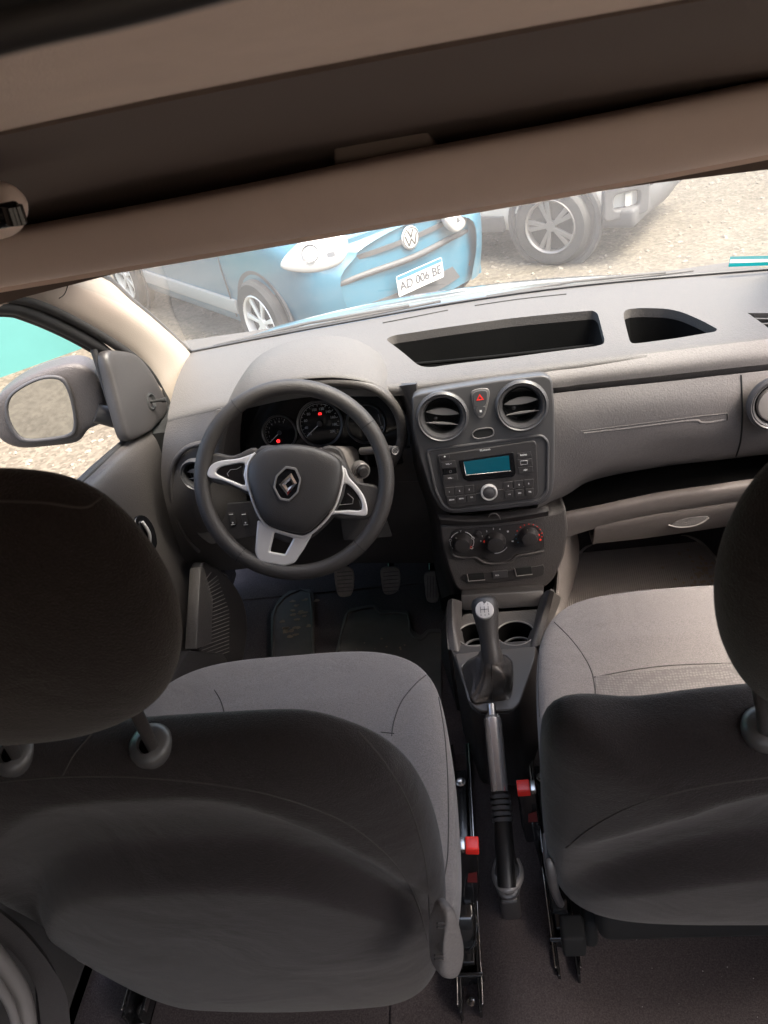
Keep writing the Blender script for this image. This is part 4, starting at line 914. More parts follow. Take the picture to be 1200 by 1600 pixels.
for k, (u, v, r) in enumerate(((722, 850, .0215), (774, 849, .023), (827, 840, .021))):
    a, b_ = HV.px(u, v, .012)
    kb = obj('knob', lathe([(r, 0), (r*.95, .006), (r*.80, .010), (r*.78, .016), (r*.74, .0185), (r*.66, .019), (.001, .0185)], HV, a, b_, c=.003, cap=False), M['satin'] if False else M['dark'], hv_)
    an = (2.2, 2.2, 1.7)[k]
    obj('pointer', stroke(HV, [(a+r*.80*cos(an), b_+r*.80*sin(an)), (a+r*.95*cos(an), b_+r*.95*sin(an))], .002, .011, .0016), M['softsilver'], kb)
    an = (-.75, 2.9, -.1)[k]
    obj('knob_mark', stroke(HV, [(a+r*.98*cos(an), b_+r*.98*sin(an)), (a+r*1.0*cos(an+.2), b_+r*1.0*sin(an+.2))], .0035, .004, .0016), M['reddot'], kb)
    if k == 0:
        obj('dial_ring', [tube([HV.W(a+r*1.17*cos(t_/10), b_+r*1.17*sin(t_/10), .0035) for t_ in rg], .0006, n=2) for rg in (range(4, 13), range(18, 27), range(30, 38), range(-5, 2))], M['white'], hv_)
        obj('dial_symbols', [lathe([(.0022, 0), (.0022, .0006), (.003, .0006), (.003, 0)], HV, a+r*1.17*cos(t_), b_+r*1.17*sin(t_), n=12, c=.0032, cap=False) for t_ in (.28, 2.85, -.7)]+[text('Y', HV, a, b_+r*1.2, .006, c=.0033)], M['white'], hv_)
    if k == 1:
        obj('fan_numbers', [text(s_, HV, a+r*1.32*cos(t_), b_+r*1.32*sin(t_), .0055, c=.0033) for s_, t_ in (('0', 3.0), ('1', 2.6), ('2', 2.1), ('3', 1.6), ('4', 1.15))], M['white'], hv_)
        obj('dial_ring', [tube([HV.W(a+r*1.25*cos(t_/10), b_+r*1.25*sin(t_/10), .0035) for t_ in range(-17, -5)], .0007, n=2), plate(rrect(a+r*1.25, b_+r*.9, .004, .004, .0005), HV, .0005, .0001, c=.0032), text('\u2248', HV, a+r*1.6, b_-r*.15, .008, c=.0033)], M['white'], hv_)
    if k == 2:
        obj('warm_dots', [lathe([(.0013, 0), (.001, .0006)], HV, a+r*1.3*cos(t_), b_+r*1.3*sin(t_), n=10, c=.0032) for t_ in (2.6, 2.2, 1.85, 1.5, 1.15, .8, .45, .1, -.2)]+[lathe([(.0025, 0), (.002, .0006)], HV, a+r*1.25*cos(-.5), b_+r*1.25*sin(-.5), n=14, c=.0032)], M['reddot'], hv_)
        obj('cold_dots', [lathe([(.0014, 0), (.001, .0006)], HV, a+r*1.3*cos(t_), b_+r*1.3*sin(t_), n=10, c=.0032) for t_ in (2.95, 3.3, 3.65)], M['bluedot'], hv_)
a, b_ = HV.px(747, 834, .004); obj('rear_demist_button', lathe([(.0075, 0), (.007, .004), (.005, .005), (.001, .005)], HV, a, b_, n=24, c=.003, cap=False), M['dark'], hv_)
lr = obj('switch_row', plate(smooth(H([(724, 897), (780, 892), (838, 884), (848, 882), (850, 890), (843, 900), (790, 907), (735, 911), (727, 908)]), 3), HV, .002, .0008, c=.001), M['dark'], hv_)
for k, q in enumerate([[(730, 897), (756, 895), (758, 906), (732, 908)], [(769, 893), (793, 891), (794, 902), (771, 904)], [(804, 888), (830, 885), (832, 897), (807, 900)]]):
    ss = obj('lower_switch', plate(fillet(HV.pxs(q, .004), .002), HV, .004, .001, c=.001), M['black'] if k != 1 else M['satin'], hv_)
    if k != 1: obj('switch_edge', tube([HV.W(*HV.px(*p_, .005), .0055) for p_ in (q[0], q[3], q[2])], .0011, n=2), M['softsilver'], ss)
    else: obj('switch_mark', text('ECO', HV, *HV.px(777, 899, .005), .004, c=.0052), M['white'], ss)

# ------------------------------------------------------------------ steering wheel
PW = Pl(at(459, 751, y=1.2), 60, 6)
wh = thing('steering_wheel', 'dark leather steering wheel with silver spokes and diamond badge', 'steering wheel', at(459, 751, y=1.2))
RW, rt_ = .181, .0155
rimm = lathe([(RW+rt_*cos(t_*2*pi/20), rt_*1.0*sin(t_*2*pi/20)) for t_ in range(21)], PW, n=96, cap=False)
rim = obj('rim', rimm, M['leather'], wh)
for ang in (2.05, .35+.12, -2.45+.08, -.95):
    tt = [PW.W((RW+(rt_+.0002)*cos(k*pi/8))*cos(ang), (RW+(rt_+.0002)*cos(k*pi/8))*sin(ang), (rt_+.0002)*sin(k*pi/8)) for k in range(16)]
    obj('stitch_groove', tube(tt, .0007, closed=True, n=2), M['black'], rim)
def Wp(l, c=0): return PW.pxs(l, c)
# backing spokes
objs('spoke_backing', [plate(smooth(Wp([(322, 722), (335, 708), (365, 712), (400, 700), (410, 740), (400, 775), (360, 760), (330, 752)]), 4), PW, .014, .005, c=-.012),
    plate(smooth(Wp([(500, 705), (530, 700), (545, 730), (560, 752), (590, 760), (600, 785), (590, 805), (560, 812), (520, 808), (500, 780)]), 4), PW, .014, .005, c=-.012)], M['leather'], wh)
obj('back_shell', pillow(smooth(Wp([(400, 705), (450, 697), (520, 706), (545, 735), (535, 790), (480, 845), (430, 840), (395, 790)]), 4), PW, .01, .05, 4, 8), M['dark'], wh)
objs('spoke_trim', [
    plate(smooth(Wp([(324, 741), (330, 727), (345, 720), (375, 716), (399, 708), (391, 722), (388, 745), (391, 768), (370, 760), (345, 750), (330, 747)], .006), 3), PW, .007, .0025, holes=[smooth(Wp([(338, 739), (343, 731), (356, 727), (382, 724), (381, 742), (383, 758), (365, 752), (348, 745)], .006), 3)], c=.003),
    plate(smooth(Wp([(534, 735), (540, 732), (545, 745), (560, 762), (571, 780), (574, 803), (560, 806), (530, 803), (514, 804), (518, 792), (526, 775)], .006), 3), PW, .007, .0025, holes=[smooth(Wp([(520, 797), (529, 780), (537, 757), (545, 758), (556, 769), (564, 783), (564, 797), (545, 797)], .006), 3)], c=.003)], M['silver'], wh)
obj('pad_surround', tube([PW.W(*PW.px(u, v, .010), .010) for u, v in [(399, 708), (389, 722), (386, 745), (391, 770), (402, 800), (415, 820), (435, 830), (465, 838), (480, 837), (500, 822), (517, 802), (528, 780), (536, 745), (534, 728)]], .0028, sm=5), M['silver'], wh)
low = obj('lower_spoke', plate(fillet(Wp([(402, 812), (425, 826), (470, 840), (489, 833), (475, 858), (460, 880), (444, 885), (404, 878), (398, 862)], .008), .006), PW, .010, .004, holes=[fillet(Wp([(429, 832), (458, 841), (445, 866), (422, 862)], .008), .003)], c=.0), M['silver'], wh)
bt1 = objs('spoke_buttons', [plate(smooth(Wp([(339, 739), (344, 731), (356, 727.5), (381, 725), (380, 742), (382, 757), (365, 751.5), (349, 744.5)], .006), 3), PW, .006, .002, c=.001), plate(smooth(Wp([(521, 796), (530, 780), (538, 758), (545, 759), (555, 770), (563, 784), (563, 796), (545, 796)], .006), 3), PW, .006, .002, c=.001)], M['gloss'], wh)
obj('button_groove', [tube([PW.W(*PW.px(u, v, .0075), .0075) for u, v in l], .0007, n=2) for l in ([(377, 729), (370, 733), (360, 734), (355, 740), (357, 744)], [(543, 771), (552, 779), (551, 787), (530, 789)])], M['softsilver'], bt1[0])
hub_ol = smooth(Wp([(398, 712), (412, 701), (435, 695), (460, 694), (490, 698), (515, 707), (530, 718), (535, 733), (533, 755), (526, 780), (514, 800), (496, 820), (480, 832), (465, 833), (435, 827), (415, 816), (403, 797), (393, 770), (387, 745), (389, 725)], .014), 4)
hubo = obj('airbag_cover', pillow(hub_ol, PW, .022, .006, 3.2, 14, c=.008), M['hub'], wh)
BH = bvh(hubo)
q0 = BH.ray_cast(CAM, ray(449, 757).normalized()); PE = Pl(q0[0], 60, 6); PE.n = q0[1] if q0[1].dot(FW) < 0 else -q0[1]; PE.ex = V((0, 0, 1)).cross(PE.n).normalized(); PE.ey = PE.n.cross(PE.ex)
def E_(l): return PE.pxs(l)
hexo = [(447, 728), (463, 731), (471, 749), (466, 770), (452, 784), (437, 781), (427, 762), (431, 743)]
hexi = [(449+(u-449)*.86, 756.5+(v-756.5)*.86) for u, v in hexo]
bd = obj('badge_ring', plate(fillet(E_(hexo), .003), PE, .003, .001, holes=[fillet(E_(hexi), .003)], c=-.0003), M['softsilver'], wh)
obj('badge_field', plate(fillet(E_(hexi), .003), PE, .001, .0002, c=-.0003), M['gloss'], bd)
# diamond of four facets with an open centre
od = [(455, 739), (464, 755), (449, 774), (436, 757)]; idm = [(453.5, 750), (457, 756), (449.5, 763), (446, 757)]
od_, id_ = E_(od), E_(idm); vs_, fs = [], []
for (a, b_), (c_, d_) in zip(od_, id_): vs_ += [PE.W(a, b_, .0008), PE.W((a+c_)/2, (b_+d_)/2, .0040), PE.W(c_, d_, .0008)]
for k in range(4):
    j = (k+1) % 4; fs += [(3*k, 3*j, 3*j+1, 3*k+1), (3*k+1, 3*j+1, 3*j+2, 3*k+2)]
obj('badge_diamond', me_from(vs_, fs, False), M['chrome'], bd)
obj('airbag_lettering', [text('SRS', PE, *PE.px(445, 806), .006, c=-.0035), text('AIRBAG', PE, *PE.px(447, 812), .005, c=-.005)][:2], M['dark'], wh)
# column shroud, stalk, ignition
obj('column_shroud', hull([PW.W(a, b, c_) for a, b, c_ in [(-.06, -.07, -.04), (.085, -.07, -.04), (.085, .055, -.04), (-.06, .055, -.04), (-.07, -.09, -.22), (.125, -.09, -.2), (.125, .05, -.2), (-.07, .06, -.22)]], .018), M['lower'], db)
P0 = at(565, 705, y=1.32); P1 = at(606, 702, y=1.27); P2 = at(616, 704, y=1.258)
skt = thing('wiper_stalk', 'dark control stalk with round end button right of the steering wheel', 'stalk', P0)
obj('stem', tube([P0, P0.lerp(P1, .5), P1, P2], .008, sm=3), M['grain'], skt)
PQ = Pl(P2); PQ.n = (P2-P1).normalized(); PQ.n = (PQ.n+V((0, -1, .4))*.9).normalized(); PQ.ex = V((0, 0, 1)).cross(PQ.n).normalized(); PQ.ey = PQ.n.cross(PQ.ex)
obj('end_cap', [lathe([(.009, -.004), (.0095, .003), (.008, .005), (.0065, .0045), (.006, .003), (.001, .003)], PQ, n=32, cap=False)], M['dark'], skt)
obj('end_ring', lathe([(.0068, .0045), (.0065, .0056), (.0058, .0045)], PQ, n=32, cap=False), M['silver'], skt)
obj('stalk_mark', lathe([(.0035, .003), (.0035, .0038), (.0028, .0038), (.0028, .003)], PQ, n=20, cap=False), M['softsilver'], skt)
ig = thing('ignition_lock', 'ignition lock barrel on the steering column right side', 'ignition lock', at(565, 735, y=1.27))
PI = Pl(at(566, 736, y=1.27), 80, 25)
obj('barrel', lathe([(.017, -.02), (.017, .0), (.015, .002), (.012, .0)], PI, n=32, cap=False), M['softsilver'], ig)
obj('key_slot', lathe([(.0125, 0), (.011, .008), (.009, .010), (.001, .010)], PI, n=28, cap=False), M['dark'], ig)

# ------------------------------------------------------------------ pedals and driver mats
PPd = Pl(at(575, 905, y=1.46), 62)
for k, (nm, lb, q, nr) in enumerate([('clutch_pedal', 'clutch pedal with ribbed rubber pad, leftmost of the three pedals', [(524, 890), (540, 884), (552, 890), (554, 905), (551, 925), (545, 931), (530, 930), (524, 908)], 6), ('brake_pedal', 'brake pedal with ribbed rubber pad, middle of the three pedals', [(596, 888), (612, 884), (624, 888), (626, 905), (622, 922), (610, 928), (600, 925), (596, 905)], 6), ('accelerator_pedal', 'long narrow accelerator pedal, rightmost of the three pedals', [(664, 895), (682, 893), (686, 915), (684, 938), (668, 938), (664, 915)], 4)]):
    c_ = (sum(p[0] for p in q)/len(q), sum(p[1] for p in q)/len(q))
    pd = thing(nm, lb, 'pedal', PPd.W(*PPd.px(*c_)), 'pedals under the dashboard')
    pad_ = obj('pad', plate(smooth(PPd.pxs(q), 4), PPd, .010, .003), M['pedal'], pd)
    rb = []
    for i in range(nr):
        if k < 2:
            vv = 894+i*6; rb.append(tube([PPd.W(*PPd.px(q[0][0]+3, vv+1, .011), .0105), PPd.W(*PPd.px(q[3][0]-3, vv-1, .011), .0105)], .0014, n=2))
        else: rb.append(tube([PPd.W(*PPd.px(668+i*4.4, 900, .011), .0105), PPd.W(*PPd.px(668+i*4.4, 934, .011), .0105)], .0012, n=2))
    obj('pad_ribs', rb, M['grain'], pad_)
    a, b_ = PPd.px(c_[0], 892)
    obj('arm', tube([PPd.W(a, b_, -.002), PPd.W(a, b_+.05, -.03), PPd.W(a, b_+.16, -.04)], .008, sm=3), M['metal'], pd)
mt = thing('floor_mat', 'black rubber floor mat in the driver footwell with muddy footprints', 'floor mat', (-.3, 1.3, FLZ+.006))
obj('left_panel', plate(fillet(PM.pxs([(424, 1045), (424, 962), (436, 938), (452, 925), (485, 922), (491, 930), (492, 1045)]), .01), PM, .006, .002), M['mat'], mt)
obj('main_panel', plate(fillet(PM.pxs([(470, 1045), (520, 1040), (530, 1000), (538, 965), (546, 953), (585, 946), (594, 955), (640, 956), (643, 985), (658, 996), (668, 985), (690, 984), (690, 1150), (470, 1150)]), .012), PM, .006, .002), M['mat'], mt)
obj('mat_rim', [tube([PM.W(*PM.px(u, v, .007), .007) for u, v in l], .0035, sm=2) for l in ([(427, 1045), (427, 964), (438, 941), (454, 928), (484, 925), (488, 1000), (490, 1045)], [(500, 1045), (524, 1030), (532, 998), (541, 966), (548, 956), (584, 949), (594, 958), (637, 959), (640, 987), (658, 1000), (670, 988), (688, 988)])], M['mat'], mt)
M['mud'] = mat('dried_mud', (.20, .15, .11), .95, var=.3, vscale=60, bump=1, bscale=200)
mud = []
for k in range(26):
    u = random.gauss(462, 14); v = random.uniform(935, 1000); a, b_ = PM.px(u, v, .007)
    if random.random() < .75: mud.append(plate(smooth([(a+random.uniform(.6, 1.4)*.008*cos(t_), b_+random.uniform(.5, 1.2)*.006*sin(t_)) for t_ in [j*pi/4 for j in range(8)]], 2), PM, .0008, .0002, c=.0062))
for k in range(8):
    u, v = random.uniform(555, 640), random.uniform(985, 1015); a, b_ = PM.px(u, v, .007)
    mud.append(plate(circ(a, b_, random.uniform(.001, .0035), 8), PM, .0012, .0003, c=.0062))
o = tag(obj('mud_crumbs', mud, M['mud']), 'dried mud flakes scattered on the driver floor mat', 'mud'); o['kind'] = 'stuff'
mud = []
for k in range(60):
    u, v = random.gauss(1095, 18), random.gauss(895, 16); a, b_ = PM.px(u, v, .007)
    mud.append(plate(smooth([(a+random.uniform(.4, 1.4)*.004*cos(t_), b_+random.uniform(.4, 1.2)*.006*sin(t_)) for t_ in [j*pi/3 for j in range(6)]], 2), PM, .0008, .0002, c=.0062))
M['mudp'] = mat('dried_mud_pale', (.34, .27, .20), .95)
o = tag(obj('mud_crumbs', mud, M['mudp']), 'pale dried mud flakes on the passenger floor mat', 'mud'); o['kind'] = 'stuff'

# ------------------------------------------------------------------ tunnel console, gear lever, handbrake
cs = thing('centre_console', 'dark floor console with twin cup holders and satin grey surround', 'console', (0, 1.0, FLZ))
CZ = .845
PO = Pl((0, 1.0, CZ), 0)
co = fillet(PO.pxs([(703, 1010), (842, 1000), (812, 1104), (800, 1114), (752, 1117), (735, 1105)]), .01)
bot_ = [PO.W(x*.98, y_, 0) for x, y_ in co]
low_ = [V((p.x*1.05+.0, p.y-.005, FLZ)) for p in bot_]
n = len(co); body_ = me_from([tuple(p) for p in bot_]+[tuple(p) for p in low_], [tuple(range(n))]+[(i, (i+1) % n, n+(i+1) % n, n+i)[::-1] for i in range(n)])
obj('console_body', auto_smooth(body_, 30), M['dark'], cs)
def zr(l): return [at(u, v, z=z_) for u, v, z_ in l]
# front wings either side rising to the dashboard
obj('front_wing', grid([zr([(703, 1015, .845), (699, 975, .872), (700, 938, .915)]), zr([(716, 1018, .846), (710, 975, .874), (709, 936, .918)]), zr([(728, 1012, .83), (722, 985, .835), (722, 940, .86)])], 4, 4, .006), M['grain'], cs)
obj('front_wing', grid([zr([(843, 1008, .845), (858, 958, .88), (866, 925, .93)]), zr([(830, 1012, .846), (846, 958, .88), (856, 922, .93)]), zr([(822, 1005, .83), (834, 970, .835), (846, 930, .86)])], 4, 4, .006), M['grain'], cs)
obj('console_side', grid([zr([(843, 1008, .845), (858, 958, .88), (866, 925, .93)]), zr([(852, 1040, .7), (868, 985, .7), (880, 940, .72)]), zr([(850, 1090, .59), (870, 1030, .59), (890, 985, .59)])], 4, 4, .006), M['grain'], cs)
obj('console_side', grid([zr([(700, 1015, .845), (697, 975, .87), (700, 938, .92)]), zr([(706, 1060, .7), (695, 1020, .7), (690, 990, .72)]), zr([(715, 1110, .59), (700, 1060, .59), (690, 1030, .59)])], 4, 4, .006), M['dark'], cs)
deck = fillet(PO.pxs([(712, 1022), (716, 975), (724, 958), (846, 950), (838, 980), (834, 1012)]), .008)
holes = []
for (u, v, rx_, ry_) in ((742, 991, .036, .033), (805, 989, .038, .034)):
    a, b_ = PO.px(u, v); holes.append(circ(a, b_, rx_, 32, ry_))
obj('cup_holder_deck', plate(deck, PO, .01, .002, holes=holes, c=-.012), M['grain'], cs)
obj('rear_step', hull([at(u, v, z=z_) for u, v, z_ in [(722, 955, .845), (846, 948, .845), (720, 930, .87), (850, 922, .87), (724, 900, .80), (850, 900, .80)]], .004), M['dark'], cs)
for h, (u, v, rx_, ry_) in zip(holes, ((742, 991, .036, .033), (805, 989, .038, .034))):
    a, b_ = PO.px(u, v); vs_ = [PO.W(x, y_, -.003) for x, y_ in h]+[PO.W(a+(x-a)*.86, b_+(y_-b_)*.86, -.07) for x, y_ in h]; n = len(h)
    ch = obj('cup_holder', auto_smooth(me_from(vs_, [(i, (i+1) % n, n+(i+1) % n, n+i) for i in range(n)]+[tuple(range(n, 2*n))]), 40), M['tray'], cs)
    obj('cup_holder_rim', tube([PO.W(a+(x-a)*1.02, b_+(y_-b_)*1.02, -.001) for x, y_ in h], .0017, closed=True), M['softsilver'], ch)
    obj('cup_holder_step', tube([PO.W(a+(x-a)*.8+.004, b_+(y_-b_)*.7-.004, -.035) for x, y_ in h[2:20]], .003), M['satin'], ch)
so_ = fillet(PO.pxs([(710, 1022), (838, 1010), (836, 1030), (813, 1098), (802, 1110), (752, 1113), (737, 1103), (722, 1065)], .004), .008)
bo_ = fillet(PO.pxs([(722, 1042), (740, 1030), (790, 1024), (800, 1035), (799, 1080), (794, 1094), (740, 1100), (733, 1092)], .004), .008)
M['surr'] = mat('console_surround_grey', (.10, .092, .088), .35, metal=.2)
obj('surround', plate(so_, PO, .008, .003, holes=[bo_], c=-.002), M['surr'], cs)
# gear lever
gl_ = thing('gear_lever', 'gear lever with black leather gaiter and numbered shift knob', 'gear lever', PO.W(*PO.px(766, 1062)))
kt, kb_ = at(757, 945, z=1.012), at(766, 1010, z=.955)
bc0 = PO.px(766, 1068); rings_ = []
base = [(x*1.03-bc0[0]*.03, y_*1.03-bc0[1]*.03) for x, y_ in smooth(bo_[::3], 2)]
nb = len(base)
neck = at(768, 1018, z=.935)
vs_, fs = [], []
NL = 14
for i in range(NL+1):
    f_ = i/NL; hgt = .0+(.935-CZ)*f_**1.25
    shr = (1-f_)**.9*.93+.07 if f_ < .6 else None
    k_ = max(.26, 1-1.0*f_*1.15) if f_ < .62 else .27
    if f_ < .78: k_ = 1-.70*(f_/.78)**1.15
    else: k_ = .30
    cxn = V((bc0[0], 1.0+bc0[1], 0)).lerp(V((neck.x, neck.y, 0)), f_**.8)
    for j, (x, y_) in enumerate(base):
        th = atan2(y_-bc0[1], x-bc0[0])
        fold = 1+.22*sin(3*th+5*f_+.6)*sin(pi*min(1, f_*1.25))+.07*sin(7*th-9*f_)*sin(pi*f_)+.05*sin(12*f_*pi*.6+th)*(f_ > .3)
        rr = k_*fold
        vs_.append((cxn.x+(x-bc0[0])*rr, cxn.y+(y_-bc0[1])*rr, CZ+.002+hgt+.012*sin(2*th+7*f_)*sin(pi*f_)))
for i in range(NL):
    for j in range(nb): jj = (j+1) % nb; fs.append((i*nb+j, i*nb+jj, (i+1)*nb+jj, (i+1)*nb+j))
obj('gaiter', me_from(vs_, fs), M['boot'], gl_)
obj('gaiter_seam', tube([V(vs_[i*nb+int(nb*.72)]) for i in range(0, NL+1)], .0014, sm=2), M['boot'], gl_)
ax = (kt-kb_).normalized(); PKn = Pl(kb_); PKn.n = ax; PKn.ex = V((1, 0, 0)); PKn.ex = (PKn.ex-ax*PKn.ex.dot(ax)).normalized(); PKn.ey = ax.cross(PKn.ex)
Lk = (kt-kb_).length
obj('shift_knob', lathe([(.0001, -.03), (.017, -.03), (.0185, -.01), (.0175, .0), (.018, Lk*.3), (.0215, Lk*.6), (.0245, Lk*.85), (.0245, Lk*1.0), (.021, Lk*1.13), (.013, Lk*1.20), (.0001, Lk*1.22)], PKn, n=40, cap=False), M['hub'], gl_)
ct = at(757, 953, z=1.02)
kd = BVHTree.FromPolygons([v_.co+WORLD_LOC[gl_.name] for v_ in bpy.data.objects['shift_knob'].data.vertices], [tuple(p.vertices) for p in bpy.data.objects['shift_knob'].data.polygons])
hh = kd.ray_cast(CAM, ray(757, 953).normalized()); hp0 = hh[0] or kt
PKt = Pl(hp0); PKt.n = (-ray(757, 953).normalized()*.65+V((0, 0, 1))*.35).normalized(); PKt.ex = V((1, 0, 0)); PKt.ex = (PKt.ex-PKt.n*PKt.ex.dot(PKt.n)).normalized(); PKt.ey = PKt.n.cross(PKt.ex)
cap = obj('knob_insert', lathe([(.0165, -.006), (.0165, .0012), (.0155, .0022), (.001, .0034)], PKt, n=36, cap=False), M['silver'], gl_)
pat = []
for k in (-.007, 0, .007): pat += stroke(PKt, [(k, .006), (k, -.006)], .0010, .0034, .0006)
pat += stroke(PKt, [(-.007, 0), (.007, 0)], .0010, .0036, .0006)
for s_, a, b_ in (('1', -.007, .0095), ('3', 0, .0105), ('5', .007, .0095), ('2', -.007, -.0095), ('4', 0, -.0105), ('R', .007, -.0095)): pat.append(text(s_, PKt, a, b_, .0045, c=.0032))
obj('shift_pattern', pat, M['ink'], cap)
# handbrake
hbk = thing('handbrake', 'handbrake lever with satin metal grip standing between the seats', 'handbrake', at(790, 1390, y=.62))
q0, q1, q2, q3, q4 = at(768, 1102, z=.862), at(770, 1125, z=.855), at(781, 1240, z=.82), at(786, 1285, z=.80), at(792, 1385, z=.74)
obj('release_button', tube([q0, q1], .0085), M['steel'], hbk)
obj('grip', tube([q1, q1.lerp(q2, .05), q1.lerp(q2, .5), q2], .0158, sm=3, n=6, radii=[.95, 1, .98, .93]), M['lever'], hbk)
for k in range(5):
    p_ = q2.lerp(q3, k/5+.06); p2_ = q2.lerp(q3, k/5+.19)
    obj('grip_ring', tube([p_, p2_], .0172, n=6), M['satin'], hbk)
obj('lever_sleeve', tube([q2.lerp(q3, -.05), q3, q4], .0150, n=6), M['sleeve'], hbk)
PB = Pl(at(793, 1382, z=.72), 20)
obj('base_collar', [plate(smooth(PB.pxs([(773, 1362), (780, 1345), (802, 1345), (812, 1362), (814, 1385), (808, 1402), (795, 1408), (782, 1402), (774, 1385)]), 4), PB, .02, .006)], M['satin'], hbk)
obj('pivot_bracket', box(q4.x-.016, q4.x+.018, q4.y-.005, q4.y+.12, FLZ, .70, .008), M['dark'], hbk)
obj('collar_rim', tube([at(u, v, z=.735) for u, v in [(777, 1342), (774, 1362), (779, 1380), (793, 1388), (808, 1380), (813, 1362), (808, 1342)]], .007, sm=5, radii=[.5, 1, 1.2, 1, .5]), M['softsilver'], hbk)
fold = tag(obj('carpet_hump', grid([[V((x, y_, FLZ+.004+.05*math.exp(-((x-.02)/.075)**2)*h_)) for x in (-.2, -.12, -.06, 0, .06, .12, .2)] for y_, h_ in ((.0, .3), (.2, .55), (.45, .9), (.65, 1), (.85, .9), (1.0, .6))], 5, 5), M['carpet']), 'dark carpet covered tunnel hump between the seats', 'carpet'); 
fold['kind'] = 'structure'; del fold['category']

# ------------------------------------------------------------------ seats
def mirror_ol(pl_, half_, cx):
    """half outline in plane coordinates (top centre -> side -> bottom centre) mirrored about x=cx"""
    sd_ = 1 if sum(p[0]-cx for p in half_) > 0 else -1
    h = [p for p in half_ if (p[0]-cx)*sd_ > .004]
    return h+[(2*cx-a, b_) for a, b_ in h[::-1]]
def make_seat(drv):
    cx = -.350 if drv else .352
    sg = 1 if drv else -1
    lbl = 'dark grey cloth driver seat facing the steering wheel' if drv else 'dark grey cloth passenger seat behind the glovebox'
    s = thing('front_seat', lbl, 'car seat', (cx, .7, FLZ), 'front seats')
    # backrest
    PBk = Pl(V((cx, .50, 1.1)) if drv else V((cx, .52, 1.1)), 95)
    if drv: hf_ = [(430, 1119), (500, 1124), (560, 1141), (612, 1168), (652, 1212), (680, 1275), (694, 1350), (696, 1430), (684, 1492), (656, 1524), (600, 1532), (450, 1533)]
    else: hf_ = [(1120, 1090), (1000, 1104), (950, 1104), (900, 1097), (868, 1099), (847, 1125), (844, 1200), (849, 1290), (860, 1345), (880, 1376), (918, 1391), (1000, 1393), (1100, 1389)]
    hp_ = [PBk.px(*q) for q in hf_]
    ol = smooth(mirror_ol(PBk, hp_, 0), 4)
    zt = max(b_ for a, b_ in ol); zb = min(b_ for a, b_ in ol); hw = max(a for a, b_ in ol)
    def back(x, y_):
        # arched recess in the rear shell
        t0 = (zt-.062)-.34*(abs(x)/hw)**3.2 if drv else (zt-.078)-.17*(abs(x)/hw)**2.2
        d = t0-y_
        if d < -.015: r_ = 0
        else:
            e = min(1, (d+.015)/.09); e = e*(2-e)
            g_ = min(1, max(0, d-.085)/.06); r_ = e*.030*(1-g_*g_*(3-2*g_))
        edge = max(0, 1-(abs(x)/hw)**6)
        return -r_*edge
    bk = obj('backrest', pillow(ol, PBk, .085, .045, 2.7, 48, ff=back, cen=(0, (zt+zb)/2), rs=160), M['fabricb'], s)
    if drv: sm_ = [[(-100, 1232), (0, 1222), (100, 1214), (220, 1215), (350, 1228), (450, 1250), (540, 1286), (610, 1342), (648, 1400), (668, 1470)], [(165, 1122), (140, 1150), (115, 1180), (98, 1212)], [(560, 1143), (600, 1190), (640, 1260), (665, 1350), (672, 1440)]]
    else: sm_ = [[(1300, 1205), (1200, 1215), (1100, 1229), (1000, 1255), (930, 1290), (885, 1325)]]
    B_k = bvh(bk)
    obj('seam', [tube(drape(B_k, l, .0), .0009, n=2) for l in sm_], M['seam'], bk)
    # valance under the back shell
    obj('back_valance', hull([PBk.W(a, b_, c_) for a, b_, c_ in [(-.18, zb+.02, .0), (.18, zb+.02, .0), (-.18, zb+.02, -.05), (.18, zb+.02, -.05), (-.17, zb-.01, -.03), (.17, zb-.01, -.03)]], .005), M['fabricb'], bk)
    # cushion
    PCu = Pl((cx, .8, .945 if drv else .935), 3)
    if drv: hc = [(470, 1026), (530, 1021), (590, 1021), (635, 1031), (662, 1048), (684, 1080), (697, 1130), (706, 1190), (712, 1260), (716, 1340), (714, 1390), (706, 1440), (684, 1462), (640, 1466)]
    else: hc = [(1120, 916), (1060, 920), (1000, 926), (940, 934), (900, 944), (870, 962), (848, 995), (839, 1040), (838, 1100), (843, 1180), (850, 1255), (872, 1285), (910, 1290)]
    hp_ = [PCu.px(*q) for q in hc]
    olc = smooth(mirror_ol(PCu, hp_, 0), 4); y1 = max(b_ for a, b_ in olc); y0 = min(b_ for a, b_ in olc); hwc = max(a for a, b_ in olc)
    def topf(x, y_):
        bol = .018*max(0, (abs(x)/hwc-.62)/.38)**1.2 if abs(x) > .62*hwc else 0
        return bol-.02*max(0, 1-(abs(x)/(.6*hwc))**2)*(y1-y_ > .12)*min(1, (y1-y_-.12)/.1) if True else 0
    cu = obj('seat_cushion', pillow(olc, PCu, .014, .16, 4.5, 30, ff=topf, cen=(0, (y0+y1)/2), rs=140), M['fabric'], s)
    BC = bvh(cu)
    if drv: ls = [[(335, 1078), (345, 1095), (352, 1120)], [(672, 1050), (650, 1068), (628, 1095), (616, 1125), (612, 1150)], [(595, 1144), (616, 1146)], [(684, 1082), (695, 1150), (700, 1230), (700, 1330), (692, 1380)]]
    else: ls = [[(866, 972), (890, 996), (912, 1025), (926, 1055), (932, 1102)], [(928, 1058), (1000, 1045), (1060, 1039), (1150, 1036)], [(843, 1010), (841, 1060), (843, 1120)]]
    obj('seam', [tube(drape(BC, l, .0), .0009, n=2) for l in ls], M['seam'], cu)
